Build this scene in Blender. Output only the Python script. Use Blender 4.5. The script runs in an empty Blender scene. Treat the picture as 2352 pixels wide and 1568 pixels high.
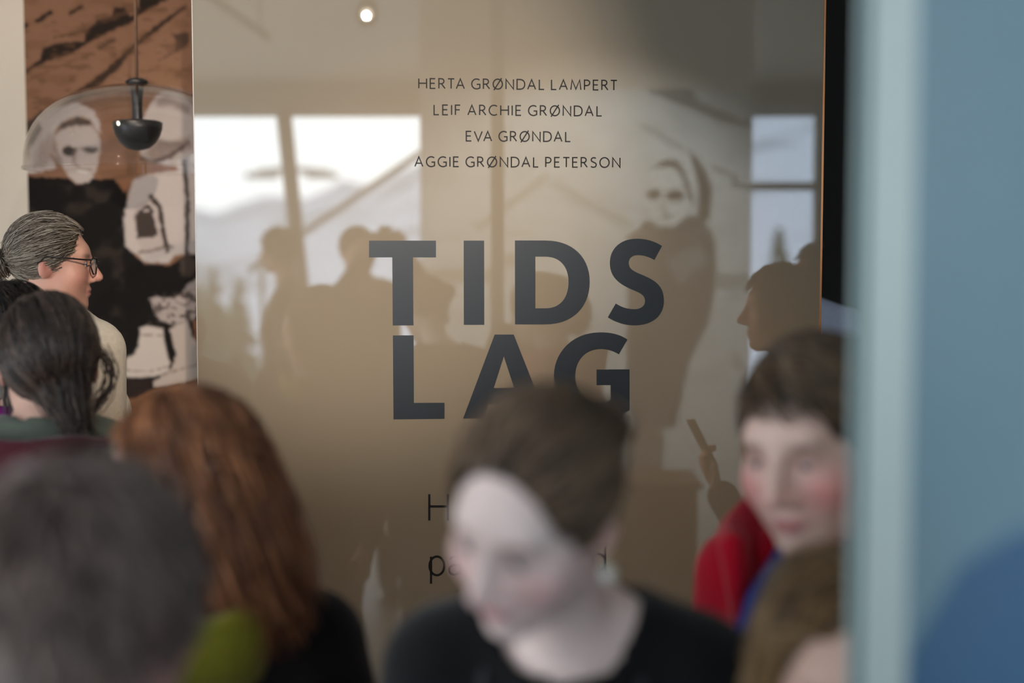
import bpy, math, random
import numpy as np
from mathutils import Vector, Matrix
from mathutils.geometry import tessellate_polygon

random.seed(7)
RNG = np.random.default_rng(11)
SC = bpy.context.scene
COL = SC.collection

# ------------------------------------------------------------------ camera
FPX = 50.0 / 36.0 * 2352.0
PITCH = math.radians(4.1)
CAM = np.array([0.0, 0.0, 1.75])
cd = bpy.data.cameras.new('camera')
cd.lens = 50.0
cd.sensor_width = 36.0
cd.clip_start = 0.02
cd.clip_end = 2000
cd.dof.use_dof = True
cd.dof.focus_distance = 3.30
cd.dof.aperture_fstop = 1.4
cam = bpy.data.objects.new('camera', cd)
cam.location = CAM
cam.rotation_euler = (math.pi / 2 - PITCH, 0, 0)
COL.objects.link(cam)
SC.camera = cam

# ------------------------------------------------------------------ sky and exposure
SC.view_settings.view_transform = 'Standard'
SC.view_settings.look = 'None'
SC.view_settings.exposure = 0.0
SC.view_settings.gamma = 1.0
SC.view_settings.use_curve_mapping = False
SC.cycles.use_denoising = True
SC.cycles.max_bounces = 7
SC.cycles.diffuse_bounces = 4
SC.cycles.glossy_bounces = 4
SC.cycles.transparent_max_bounces = 12
SC.cycles.sample_clamp_indirect = 6.0
SC.cycles.caustics_reflective = False
SC.cycles.caustics_refractive = False
SKY = 6.6
wd = bpy.data.worlds.new('overcast_sky')
SC.world = wd
wd.use_nodes = True
_bg = wd.node_tree.nodes['Background']
_bg.inputs['Color'].default_value = (0.86, 0.94, 1.0, 1)
_bg.inputs['Strength'].default_value = SKY

# ------------------------------------------------------------------ geometry of the place
YAW = math.radians(5.0)                       # the title panel is turned a little
PQ = np.array([0.0, 3.3])                     # a point on its face
PU = np.array([math.cos(YAW), math.sin(YAW)])  # along the face
PN = np.array([-math.sin(YAW), math.cos(YAW)])  # into the face
CF = np.array([0, math.cos(PITCH), -math.sin(PITCH)])
CU = np.array([0, math.sin(PITCH), math.cos(PITCH)])
CR = np.array([1.0, 0, 0])


def ray(px, py):
    return CF + CR * ((px - 1176) / FPX) + CU * ((784 - py) / FPX)


def W(px, py, d):
    return CAM + ray(px, py) * d


def on_y(px, py, y):
    r = ray(px, py)
    return CAM + r * (y / r[1])


def on_panel(px, py):
    r = ray(px, py)
    t = (PQ[1] * PN[1] - CAM[1] * PN[1] - CAM[0] * PN[0]) / (r[0] * PN[0] + r[1] * PN[1])
    p = CAM + r * t
    return np.array([(p[0] - PQ[0]) * PU[0] + (p[1] - PQ[1]) * PU[1], p[2]])


def M2(x, y, z=None):
    """the place in the room whose mirror image in the panel lies at (x, y)"""
    d = (x - PQ[0]) * PN[0] + (y - PQ[1]) * PN[1]
    q = (x - 2 * d * PN[0], y - 2 * d * PN[1])
    return q if z is None else np.array([q[0], q[1], z])


def MW(px, py, d):
    p = W(px, py, d)
    return M2(p[0], p[1], p[2])


# ------------------------------------------------------------------ materials
def lin(c):
    o = []
    for v in c:
        v = v / 255.0
        o.append(v / 12.92 if v <= 0.04045 else ((v + 0.055) / 1.055) ** 2.4)
    return o


def lina(c):
    v = np.asarray(c, float) / 255.0
    return np.where(v <= 0.04045, v / 12.92, ((v + 0.055) / 1.055) ** 2.4)


MATS = {}


def mat(name, rgb, rough=0.6, spec=0.4, vary=0.12, scale=30.0, bump=0.0, metal=0.0, stretch=(1, 1, 1), ior=None, coat=0.0, sheen=0.0):
    m = bpy.data.materials.new(name)
    m.use_nodes = True
    nt = m.node_tree
    b = nt.nodes['Principled BSDF']
    col = lin(rgb)
    tc = nt.nodes.new('ShaderNodeTexCoord')
    mp = nt.nodes.new('ShaderNodeMapping')
    mp.inputs['Scale'].default_value = stretch
    nz = nt.nodes.new('ShaderNodeTexNoise')
    nz.inputs['Scale'].default_value = scale
    nz.inputs['Detail'].default_value = 4
    nt.links.new(tc.outputs['Object'], mp.inputs['Vector'])
    nt.links.new(mp.outputs['Vector'], nz.inputs['Vector'])
    mx = nt.nodes.new('ShaderNodeMix')
    mx.data_type = 'RGBA'
    mx.inputs[6].default_value = [c * (1 - vary) for c in col] + [1]
    mx.inputs[7].default_value = [min(1, c * (1 + vary)) for c in col] + [1]
    nt.links.new(nz.outputs['Fac'], mx.inputs[0])
    nt.links.new(mx.outputs[2], b.inputs['Base Color'])
    b.inputs['Roughness'].default_value = rough
    b.inputs['Specular IOR Level'].default_value = spec
    b.inputs['Metallic'].default_value = metal
    if ior:
        b.inputs['IOR'].default_value = ior
    if coat:
        b.inputs['Coat Weight'].default_value = coat
        b.inputs['Coat Roughness'].default_value = 0.05
    if sheen:
        b.inputs['Sheen Weight'].default_value = sheen
    if bump:
        bp = nt.nodes.new('ShaderNodeBump')
        bp.inputs['Strength'].default_value = bump
        bp.inputs['Distance'].default_value = 0.01
        nt.links.new(nz.outputs['Fac'], bp.inputs['Height'])
        nt.links.new(bp.outputs['Normal'], b.inputs['Normal'])
    MATS[name] = m
    return m


def attr_mat(name, rough=0.5, spec=0.4, sss=0.0, grain=0.0, gscale=200):
    """surface whose own colour is stored on the mesh (skin, prints)"""
    m = bpy.data.materials.new(name)
    m.use_nodes = True
    nt = m.node_tree
    b = nt.nodes['Principled BSDF']
    at = nt.nodes.new('ShaderNodeAttribute')
    at.attribute_name = 'tint'
    out = at.outputs['Color']
    if grain:
        tc = nt.nodes.new('ShaderNodeTexCoord')
        nz = nt.nodes.new('ShaderNodeTexNoise')
        nz.inputs['Scale'].default_value = gscale
        nt.links.new(tc.outputs['Object'], nz.inputs['Vector'])
        mr = nt.nodes.new('ShaderNodeMapRange')
        mr.inputs[3].default_value = 1 - grain
        mr.inputs[4].default_value = 1 + grain
        nt.links.new(nz.outputs['Fac'], mr.inputs[0])
        mx = nt.nodes.new('ShaderNodeMix')
        mx.data_type = 'RGBA'
        mx.blend_type = 'MULTIPLY'
        mx.inputs[0].default_value = 1
        nt.links.new(out, mx.inputs[6])
        nt.links.new(mr.outputs[0], mx.inputs[7])
        out = mx.outputs[2]
    nt.links.new(out, b.inputs['Base Color'])
    b.inputs['Roughness'].default_value = rough
    b.inputs['Specular IOR Level'].default_value = spec
    if sss:
        b.inputs['Subsurface Weight'].default_value = sss
        b.inputs['Subsurface Radius'].default_value = (0.012, 0.005, 0.003)
        b.inputs['Subsurface Scale'].default_value = 0.6
    MATS[name] = m
    return m


def glass_mat(name, tint=(1, 1, 1), ior=1.5):
    m = bpy.data.materials.new(name)
    m.use_nodes = True
    nt = m.node_tree
    nt.nodes.remove(nt.nodes['Principled BSDF'])
    o = nt.nodes['Material Output']
    tr = nt.nodes.new('ShaderNodeBsdfTransparent')
    tr.inputs['Color'].default_value = (*tint, 1)
    gl = nt.nodes.new('ShaderNodeBsdfGlossy')
    gl.inputs['Roughness'].default_value = 0.02
    fr = nt.nodes.new('ShaderNodeFresnel')
    # the same index from either side of a thin sheet
    ge = nt.nodes.new('ShaderNodeNewGeometry')
    mr = nt.nodes.new('ShaderNodeMapRange')
    mr.inputs[3].default_value = ior
    mr.inputs[4].default_value = 1.0 / ior
    nt.links.new(ge.outputs['Backfacing'], mr.inputs[0])
    nt.links.new(mr.outputs[0], fr.inputs['IOR'])
    mx = nt.nodes.new('ShaderNodeMixShader')
    nt.links.new(fr.outputs[0], mx.inputs[0])
    nt.links.new(tr.outputs[0], mx.inputs[1])
    nt.links.new(gl.outputs[0], mx.inputs[2])
    nt.links.new(mx.outputs[0], o.inputs['Surface'])
    MATS[name] = m
    return m


def emit_mat(name, rgb, strength):
    m = bpy.data.materials.new(name)
    m.use_nodes = True
    nt = m.node_tree
    b = nt.nodes['Principled BSDF']
    b.inputs['Base Color'].default_value = (*lin(rgb), 1)
    b.inputs['Emission Color'].default_value = (*lin(rgb), 1)
    b.inputs['Emission Strength'].default_value = strength
    MATS[name] = m
    return m


# ------------------------------------------------------------------ object helpers
def props(o, label=None, cat=None, group=None, kind=None):
    if label:
        o['label'] = label
    if cat:
        o['category'] = cat
    if group:
        o['group'] = group
    if kind:
        o['kind'] = kind
    return o


def thing(name, label, cat, loc=(0, 0, 0), group=None, kind=None):
    o = bpy.data.objects.new(name, None)
    o.empty_display_size = 0.1
    o.location = [float(v) for v in loc]
    COL.objects.link(o)
    return props(o, label, cat, group, kind)


def mk(name, V, F, m, parent=None, org=None, smooth=False, tint=None):
    """one mesh object; V in world metres, stored relative to the thing's base"""
    V = np.asarray(V, float)
    if org is None:
        org = (0, 0, 0)
        p = parent
        if p is not None:
            org = np.zeros(3)
            while p is not None:
                org = org + np.array(p.location)
                p = p.parent
    me = bpy.data.meshes.new(name)
    L = V - np.asarray(org, float)
    if isinstance(F, np.ndarray):
        me.vertices.add(len(L))
        me.vertices.foreach_set('co', L.astype(np.float32).ravel())
        nf, k = F.shape
        me.loops.add(nf * k)
        me.loops.foreach_set('vertex_index', F.astype(np.int32).ravel())
        me.polygons.add(nf)
        me.polygons.foreach_set('loop_start', np.arange(0, nf * k, k, dtype=np.int32))
        me.polygons.foreach_set('loop_total', np.full(nf, k, dtype=np.int32))
        me.update(calc_edges=True)
    else:
        me.from_pydata([tuple(v) for v in L], [], F)
    if smooth:
        me.polygons.foreach_set('use_smooth', np.ones(len(me.polygons), bool))
    if tint is not None:
        a = me.color_attributes.new('tint', 'FLOAT_COLOR', 'POINT')
        c = np.ones((len(L), 4), np.float32)
        c[:, :3] = tint
        a.data.foreach_set('color', c.ravel())
    me.materials.append(m)
    o = bpy.data.objects.new(name, me)
    COL.objects.link(o)
    if parent is not None:
        o.parent = parent
    return o


def join(parts):
    V, F, n = [], [], 0
    for v, f in parts:
        V += [tuple(p) for p in v]
        F += [tuple(i + n for i in q) for q in f]
        n += len(v)
    return V, F


def box(c, s, R=None, bev=0.0):
    c = np.asarray(c, float)
    h = np.asarray(s, float) / 2
    if bev <= 0:
        v = np.array([[x, y, z] for x in (-1, 1) for y in (-1, 1) for z in (-1, 1)], float) * h
        f = [(0, 1, 3, 2), (4, 6, 7, 5), (0, 4, 5, 1), (2, 3, 7, 6), (0, 2, 6, 4), (1, 5, 7, 3)]
    else:
        b = min(bev, h.min() * 0.99)
        v, idx = [], {}
        for x in (-1, 1):
            for y in (-1, 1):
                for z in (-1, 1):
                    for a in range(3):
                        p = np.array([x, y, z], float) * h
                        for k in range(3):
                            if k != a:
                                p[k] -= np.sign(p[k]) * b
                        idx[(x, y, z, a)] = len(v)
                        v.append(p)
        v = np.array(v)
        f = []
        for a in range(3):
            o1, o2 = (a + 1) % 3, (a + 2) % 3
            for s_ in (-1, 1):
                q = []
                for (i, j) in ((-1, -1), (1, -1), (1, 1), (-1, 1)):
                    k = [0, 0, 0]
                    k[a], k[o1], k[o2] = s_, i, j
                    q.append(idx[(*k, a)])
                f.append(tuple(q if s_ > 0 else q[::-1]))
        for a in range(3):
            o1, o2 = (a + 1) % 3, (a + 2) % 3
            for i in (-1, 1):
                for j in (-1, 1):
                    k0, k1 = [0, 0, 0], [0, 0, 0]
                    k0[a], k0[o1], k0[o2] = -1, i, j
                    k1[a], k1[o1], k1[o2] = 1, i, j
                    q = [idx[(*k0, o1)], idx[(*k1, o1)], idx[(*k1, o2)], idx[(*k0, o2)]]
                    f.append(tuple(q if i * j > 0 else q[::-1]))
        for x in (-1, 1):
            for y in (-1, 1):
                for z in (-1, 1):
                    q = [idx[(x, y, z, 0)], idx[(x, y, z, 1)], idx[(x, y, z, 2)]]
                    f.append(tuple(q if x * y * z > 0 else q[::-1]))
    if R is not None:
        v = v @ np.asarray(R).T
    return v + c, f


def frame_to(d):
    d = np.asarray(d, float)
    d = d / np.linalg.norm(d)
    a = np.array([0, 0, 1.0]) if abs(d[2]) < 0.9 else np.array([1.0, 0, 0])
    x = np.cross(a, d)
    x /= np.linalg.norm(x)
    return x, np.cross(d, x), d


def tube(pts, r, n=10, caps=True):
    pts = np.asarray(pts, float)
    r = np.broadcast_to(np.asarray(r, float), (len(pts),))
    V, F = [], []
    x = None
    for i, p in enumerate(pts):
        d = pts[min(i + 1, len(pts) - 1)] - pts[max(i - 1, 0)]
        d = d / (np.linalg.norm(d) + 1e-9)
        if x is None:
            x, y, _ = frame_to(d)
        else:
            x = x - d * x.dot(d)
            x /= np.linalg.norm(x)
            y = np.cross(d, x)
        for k in range(n):
            a = 2 * math.pi * k / n
            V.append(p + r[i] * (math.cos(a) * x + math.sin(a) * y))
    for i in range(len(pts) - 1):
        for k in range(n):
            F.append((i * n + k, i * n + (k + 1) % n, (i + 1) * n + (k + 1) % n, (i + 1) * n + k))
    if caps:
        F.append(tuple(range(n))[::-1])
        F.append(tuple((len(pts) - 1) * n + k for k in range(n)))
    return V, F


def lathe(prof, c, axis=(0, 0, 1), n=32, cap0=False, cap1=False):
    x, y, d = frame_to(axis)
    c = np.asarray(c, float)
    V, F = [], []
    for (r, h) in prof:
        for k in range(n):
            a = 2 * math.pi * k / n
            V.append(c + d * h + r * (math.cos(a) * x + math.sin(a) * y))
    for i in range(len(prof) - 1):
        for k in range(n):
            F.append((i * n + k, i * n + (k + 1) % n, (i + 1) * n + (k + 1) % n, (i + 1) * n + k))
    if cap0:
        F.append(tuple(range(n))[::-1])
    if cap1:
        F.append(tuple((len(prof) - 1) * n + k for k in range(n)))
    return V, F


def mbox(x0, x1, d0, d1, z0, z1):
    """box on the far side of the room, given by its mirror image's x, depth and height"""
    P = []
    for z in (z0, z1):
        for (x, d) in ((x0, d0), (x1, d0), (x1, d1), (x0, d1)):
            q = M2(x, d)
            P.append((q[0], q[1], z))
    return P, [(0, 1, 2, 3), (7, 6, 5, 4), (4, 5, 1, 0), (5, 6, 2, 1), (6, 7, 3, 2), (7, 4, 0, 3)]


# ------------------------------------------------------------------ smooth organic surfaces
def Rx(a):
    c, s = math.cos(a), math.sin(a)
    return np.array([[1, 0, 0], [0, c, -s], [0, s, c]])


def Ry(a):
    c, s = math.cos(a), math.sin(a)
    return np.array([[c, 0, s], [0, 1, 0], [-s, 0, c]])


def Rz(a):
    c, s = math.cos(a), math.sin(a)
    return np.array([[c, -s, 0], [s, c, 0], [0, 0, 1]])


def E(c, r, k=0.02, R=None, op='u'):
    return ('e', np.asarray(c, float), np.asarray(r, float) * np.ones(3), k, R, op)


def C(a, b, ra, rb, k=0.02, op='u'):
    return ('c', np.asarray(a, float), np.asarray(b, float), ra, rb, k, op)


def prim_box(p):
    if p[0] == 'e':
        m = p[2].max() if p[4] is not None else p[2]
        return p[1] - m, p[1] + m
    m = max(p[3], p[4])
    return np.minimum(p[1], p[2]) - m, np.maximum(p[1], p[2]) + m


def axis(lo, hi, coarse, fines):
    out = [lo]
    while out[-1] < hi:
        h = coarse
        for (a, b, f) in fines:
            if a - f <= out[-1] < b:
                h = min(h, f)
        out.append(out[-1] + h)
    return np.array(out)


def smin(a, b, k):
    h = np.clip(0.5 + 0.5 * (b - a) / k, 0, 1)
    return b * (1 - h) + a * h - k * h * (1 - h)


def surface(prims, h, fine=(), extra=None, pad=0.03):
    lo = np.min([prim_box(p)[0] for p in prims if p[-1] == 'u'], axis=0) - pad
    hi = np.max([prim_box(p)[1] for p in prims if p[-1] == 'u'], axis=0) + pad
    ax = [axis(lo[i], hi[i], h, [(f[0][i], f[1][i], f[2]) for f in fine]) for i in range(3)]
    F = np.full([len(a) for a in ax], 0.5, np.float32)
    for p in prims:
        k = p[3] if p[0] == 'e' else p[5]
        b0, b1 = prim_box(p)
        b0, b1 = b0 - k - 0.03, b1 + k + 0.03
        sl = tuple(slice(max(0, np.searchsorted(ax[i], b0[i])), np.searchsorted(ax[i], b1[i])) for i in range(3))
        if any(s.stop <= s.start for s in sl):
            continue
        X = ax[0][sl[0]][:, None, None].astype(np.float32)
        Y = ax[1][sl[1]][None, :, None].astype(np.float32)
        Z = ax[2][sl[2]][None, None, :].astype(np.float32)
        if p[0] == 'e':
            c, r, R = p[1], p[2], p[4]
            dx, dy, dz = X - c[0], Y - c[1], Z - c[2]
            if R is not None:
                qx = dx * R[0, 0] + dy * R[1, 0] + dz * R[2, 0]
                qy = dx * R[0, 1] + dy * R[1, 1] + dz * R[2, 1]
                qz = dx * R[0, 2] + dy * R[1, 2] + dz * R[2, 2]
            else:
                qx, qy, qz = dx, dy, dz
            k0 = np.sqrt((qx / r[0]) ** 2 + (qy / r[1]) ** 2 + (qz / r[2]) ** 2)
            k1 = np.sqrt((qx / r[0] ** 2) ** 2 + (qy / r[1] ** 2) ** 2 + (qz / r[2] ** 2) ** 2) + 1e-6
            d = k0 * (k0 - 1) / k1
        else:
            a, b, ra, rb = p[1], p[2], p[3], p[4]
            ba = b - a
            L2 = float(ba.dot(ba)) + 1e-12
            dx, dy, dz = X - a[0], Y - a[1], Z - a[2]
            t = np.clip((dx * ba[0] + dy * ba[1] + dz * ba[2]) / L2, 0, 1)
            d = np.sqrt((dx - t * ba[0]) ** 2 + (dy - t * ba[1]) ** 2 + (dz - t * ba[2]) ** 2) - (ra + (rb - ra) * t)
        if p[-1] == 'u':
            F[sl] = smin(F[sl], d, k)
        else:
            F[sl] = -smin(-F[sl], d, k)
    if extra is not None:
        X, Y, Z = np.meshgrid(*ax, indexing='ij')
        for g, k in extra:
            F = -smin(-F, -g(X, Y, Z), k)
    return nets(ax, F)


def nets(ax, F):
    S = F < 0
    n = [len(a) for a in ax]
    cnt = np.zeros([m - 1 for m in n], np.int8)
    for i in (0, 1):
        for j in (0, 1):
            for k in (0, 1):
                cnt += S[i:n[0] - 1 + i, j:n[1] - 1 + j, k:n[2] - 1 + k]
    act = (cnt > 0) & (cnt < 8)
    I, J, K = np.nonzero(act)
    idm = np.full(act.shape, -1, np.int32)
    idm[I, J, K] = np.arange(len(I))
    acc = np.zeros((len(I), 3))
    num = np.zeros(len(I))
    cor = {}
    for i in (0, 1):
        for j in (0, 1):
            for k in (0, 1):
                cor[(i, j, k)] = F[I + i, J + j, K + k]
    for a in range(3):
        o = [b for b in range(3) if b != a]
        for u in (0, 1):
            for v in (0, 1):
                c0 = [0, 0, 0]
                c0[o[0]], c0[o[1]] = u, v
                c1 = list(c0)
                c1[a] = 1
                f0, f1 = cor[tuple(c0)], cor[tuple(c1)]
                hit = (f0 < 0) != (f1 < 0)
                t = np.where(hit, f0 / (f0 - f1 + 1e-20), 0)
                idx = [I, J, K]
                P = np.stack([ax[b][idx[b] + c0[b]] for b in range(3)], 1)
                nx = ax[a][np.minimum(idx[a] + 1, n[a] - 1)]
                P[:, a] = P[:, a] + t * (nx - ax[a][idx[a]])
                acc[hit] += P[hit]
                num[hit] += 1
    V = acc / np.maximum(num, 1)[:, None]
    Q = []
    for a in range(3):
        b, c = (a + 1) % 3, (a + 2) % 3
        s0 = [slice(None)] * 3
        s1 = [slice(None)] * 3
        s0[a], s1[a] = slice(0, -1), slice(1, None)
        ch = S[tuple(s0)] != S[tuple(s1)]
        ids = np.array(np.nonzero(ch)).T
        if not len(ids):
            continue
        ok = (ids[:, b] > 0) & (ids[:, b] < n[b] - 1) & (ids[:, c] > 0) & (ids[:, c] < n[c] - 1)
        ids = ids[ok]
        ins = S[tuple(ids.T)]

        def cell(db, dc):
            q = ids.copy()
            q[:, b] -= db
            q[:, c] -= dc
            return idm[tuple(q.T)]
        q = np.stack([cell(1, 1), cell(0, 1), cell(0, 0), cell(1, 0)], 1)
        q[~ins] = q[~ins][:, ::-1]
        Q.append(q)
    Q = np.concatenate(Q)
    Q = Q[(Q >= 0).all(1)]
    return V, Q


# ------------------------------------------------------------------ common materials
mat('white_paint', (226, 216, 202), 0.75, 0.3, 0.03, 3)
mat('cream_paint', (200, 189, 174), 0.75, 0.3, 0.03, 3)
mat('ceiling_paint', (230, 231, 230), 0.8, 0.2, 0.04, 2)
mat('floor_lino', (104, 92, 80), 0.45, 0.4, 0.1, 6)
mat('black_paint', (20, 17, 16), 0.6, 0.3, 0.2, 5)
mat('frame_steel', (104, 110, 112), 0.5, 0.4, 0.06, 8)
mat('dark_metal', (26, 24, 24), 0.42, 0.45, 0.1, 20)
mat('copper', (205, 140, 92), 0.3, 0.5, 0.1, 40, metal=0.9)
mat('alu_edge', (150, 146, 140), 0.5, 0.4, 0.05, 40, metal=0.3)
mat('vinyl', (22, 28, 35), 0.40, 0.42, 0.08, 60)
mat('thin_vinyl', (20, 18, 18), 0.6, 0.2, 0.08, 60)
mat('panel_face', (118, 108, 94), 0.0, 0.5, 0.04, 2.0, ior=2.2)
mat('snow', (228, 233, 240), 0.8, 0.2, 0.03, 0.05)
glass_mat('pane_glass', (0.98, 0.99, 0.99))
glass_mat('clear_acrylic', (0.975, 0.97, 0.965), 1.35)
attr_mat('skin', 0.48, 0.4, 0.0, 0.05, 90)
attr_mat('print', 0.7, 0.08, 0.0, 0.08, 160)
attr_mat('hair_strand', 0.34, 0.6)
attr_mat('eye_surface', 0.15, 0.5)

# ------------------------------------------------------------------ room shell
ZC = 3.25
WD = 9.0           # mirror-image depth of the window wall
WZ0, WZ1 = 0.42, 2.55


def struct(name, V, F, m, label, parent=None):
    o = mk(name, V, F, MATS[m], parent)
    return props(o, label, None, None, 'structure')


v, f = box((0.0, 0.8, -0.05), (9.0, 9.6, 0.1))
struct('floor', v, f, 'floor_lino', 'grey brown gallery floor under the crowd')
v, f = box((0.0, 0.8, ZC + 0.05), (9.0, 9.6, 0.1))
struct('ceiling', v, f, 'ceiling_paint', 'pale grey gallery ceiling seen mirrored in the panel')
YB = 4.7
v, f = box((-1.75, YB + 0.1, ZC / 2), (5.3, 0.2, ZC))
struct('wall_back', v, f, 'cream_paint', 'cream wall behind the people at left')
v, f = box((2.5, YB + 0.31, ZC / 2), (3.8, 0.2, ZC))
struct('wall_back_dark', v, f, 'black_paint', 'black painted wall seen as a dark strip beside the panel')
SW0, SW1 = -2.3, 2.2      # side windows added in the left wall to light the blue wall and faces
v, f = join([box((-4.3, 0.8, (ZC + 2.55) / 2), (0.2, 9.6, ZC - 2.55)), box((-4.3, 0.8, 0.21), (0.2, 9.6, 0.42)),
             box((-4.3, (SW0 - 4.0) / 2, 1.485), (0.2, SW0 + 4.0, 2.13)), box((-4.3, (SW1 + 5.6) / 2, 1.485), (0.2, 5.6 - SW1, 2.13))])
struct('wall_left', v, f, 'white_paint', 'white side wall at the left with added windows, outside the picture')
for i in range(3):
    y0, y1 = SW0 + (SW1 - SW0) * i / 3, SW0 + (SW1 - SW0) * (i + 1) / 3
    root = thing('window_%d' % (6 + i), 'added side window %d in the left wall, outside the picture' % (i + 1), None, (-4.3, (y0 + y1) / 2, 0.42), None, 'structure')
    v, f = join([box((-4.3, (y0 + y1) / 2, 0.445), (0.08, y1 - y0, 0.05)), box((-4.3, (y0 + y1) / 2, 2.53), (0.08, y1 - y0, 0.04)),
                 box((-4.3, y0 + 0.02, 1.485), (0.08, 0.04, 2.05)), box((-4.3, y1 - 0.02, 1.485), (0.08, 0.04, 2.05))])
    mk('window_frame', v, f, MATS['frame_steel'], root)
    v, f = box((-4.3, (y0 + y1) / 2, 1.485), (0.008, y1 - y0 - 0.06, 2.08))
    mk('pane', v, f, MATS['pane_glass'], root)
ld = bpy.data.lights.new('window_portal', 'AREA')
ld.shape = 'RECTANGLE'
ld.size = SW1 - SW0
ld.size_y = 2.13
ld.cycles.is_portal = True
lo = bpy.data.objects.new('window_portal', ld)
lo.location = (-4.18, (SW0 + SW1) / 2, 1.485)
lo.rotation_euler = Vector((1, 0, 0)).to_track_quat('-Z', 'Y').to_euler()
COL.objects.link(lo)
v, f = box((4.3, 0.8, ZC / 2), (0.2, 9.6, ZC))
struct('wall_right', v, f, 'white_paint', 'white side wall at the right, outside the picture')

# window wall behind the photographer (seen only as a mirror image)
WX0, WX1 = -5.0, 2.9
pieces = [mbox(-8.5, 8.5, WD, WD + 0.25, WZ1, ZC), mbox(-8.5, 8.5, WD, WD + 0.25, 0, WZ0),
          mbox(-8.5, WX0, WD, WD + 0.25, WZ0, WZ1), mbox(WX1, 8.5, WD, WD + 0.25, WZ0, WZ1)]
v, f = join(pieces)
struct('wall_front', v, f, 'ceiling_paint', 'window wall seen mirrored above the bright windows')
v, f = mbox(-6, 6, WD - 0.14, WD - 0.01, WZ1 + 0.005, WZ1 + 0.17)
struct('trim_1', v, f, 'frame_steel', 'grey boxed header along the top of the windows')


def wx(px, d=WD):
    return (px - 1176) / FPX * d


posts = [WX0, -3.3, None, 0.35, 1.95, WX1]
wn = 0
edges = [WX0, -3.3, wx(668), 0.35, 1.95, WX1]
for i in range(5):
    wn += 1
    x0, x1 = edges[i], edges[i + 1]
    root = thing('window_%d' % wn, 'tall window, pane %d along the window wall' % wn, None, (*M2((x0 + x1) / 2, WD), WZ0), None, 'structure')
    b = 0.035
    fr = [mbox(x0, x1, WD + 0.02, WD + 0.10, WZ0, WZ0 + 0.05), mbox(x0, x1, WD + 0.02, WD + 0.10, WZ1 - 0.025, WZ1)]
    if i not in (2,):
        fr.append(mbox(x0, x0 + b, WD + 0.02, WD + 0.10, WZ0 + 0.05, WZ1 - 0.025))
    if i not in (1,):
        fr.append(mbox(x1 - b, x1, WD + 0.02, WD + 0.10, WZ0 + 0.05, WZ1 - 0.025))
    if i >= 3:
        fr.append(mbox(x0 + b, x1 - b, WD + 0.02, WD + 0.10, 2.06, 2.11))
    v, f = join(fr)
    mk('window_frame', v, f, MATS['frame_steel'], root)
    v, f = mbox(x0 + 0.01, x1 - 0.01, WD + 0.055, WD + 0.062, WZ0 + 0.02, WZ1 - 0.01)
    mk('pane', v, f, MATS['pane_glass'], root)
# leaning steel column in front of the glass
q0 = MW(652, 262, 8.85)
q1 = MW(693, 660, 8.85)
dq = q1 - q0
q0 = q0 - dq * 0.01
q1 = q0 + dq * (q0[2] - 0.0) / (-dq[2])
ct = thing('leaning_column', 'slanting grey steel column mirrored in the left window', 'column', q1)
v, f = tube([q0, q1 + [0, 0, 0.02]], 0.048, 16)
mk('shaft', v, f, MATS['frame_steel'], ct, smooth=True)
v, f = lathe([(0.10, 0), (0.10, 0.02), (0.06, 0.024)], q1, (0, 0, 1), 20, True, True)
mk('foot_plate', v, f, MATS['frame_steel'], ct)
v, f = lathe([(0.06, 0.0), (0.10, 0.004), (0.10, 0.02)], q0 - [0, 0, 0.006], (0, 0, 1), 20, True, True)
mk('head_plate', v, f, MATS['frame_steel'], ct)

# daylight portals in the window opening
for (a, b_) in ((WX0, wx(668)), (wx(668), 0.35), (0.35, WX1)):
    ld = bpy.data.lights.new('window_portal', 'AREA')
    ld.shape = 'RECTANGLE'
    ld.size = b_ - a
    ld.size_y = WZ1 - WZ0
    ld.cycles.is_portal = True
    lo = bpy.data.objects.new('window_portal', ld)
    c = M2((a + b_) / 2, WD - 0.02)
    lo.location = (c[0], c[1], (WZ0 + WZ1) / 2)
    # facing into the room: mirror-image direction (0,-1)
    p0, p1 = np.array(M2(0, WD)), np.array(M2(0, WD - 1))
    dr = p1 - p0
    lo.rotation_euler = Vector((dr[0], dr[1], 0)).to_track_quat('-Z', 'Y').to_euler()
    COL.objects.link(lo)

# ------------------------------------------------------------------ title panel with its lettering
PS0, PS1 = on_panel(449, 500)[0], on_panel(1886, 500)[0]
PZ1 = 2.75


def pan(s, z, out=0.0):
    return np.array([PQ[0] + s * PU[0] - out * PN[0], PQ[1] + s * PU[1] - out * PN[1], z])


def pan_prism(poly_list, out0, out1):
    """prism on the panel face from outer outline and holes given in panel coordinates"""
    allp = [p for pl in poly_list for p in pl]
    tri = tessellate_polygon([[Vector((p[0], p[1], 0)) for p in pl] for pl in poly_list])
    n = len(allp)
    V = [pan(p[0], p[1], out1) for p in allp] + [pan(p[0], p[1], out0) for p in allp]
    F = []
    for t in tri:
        a, b_, c = (allp[i] for i in t)
        ar = (b_[0] - a[0]) * (c[1] - a[1]) - (c[0] - a[0]) * (b_[1] - a[1])
        t = t if ar > 0 else t[::-1]
        F.append(tuple(t))
        F.append(tuple(i + n for i in t[::-1]))
    k = 0
    for pl in poly_list:
        m_ = len(pl)
        for i in range(m_):
            F.append((k + i, k + (i + 1) % m_, n + k + (i + 1) % m_, n + k + i))
        k += m_
    return V, F


def rect(s0, s1, z0, z1):
    return [(s0, z0), (s1, z0), (s1, z1), (s0, z1)]


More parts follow.
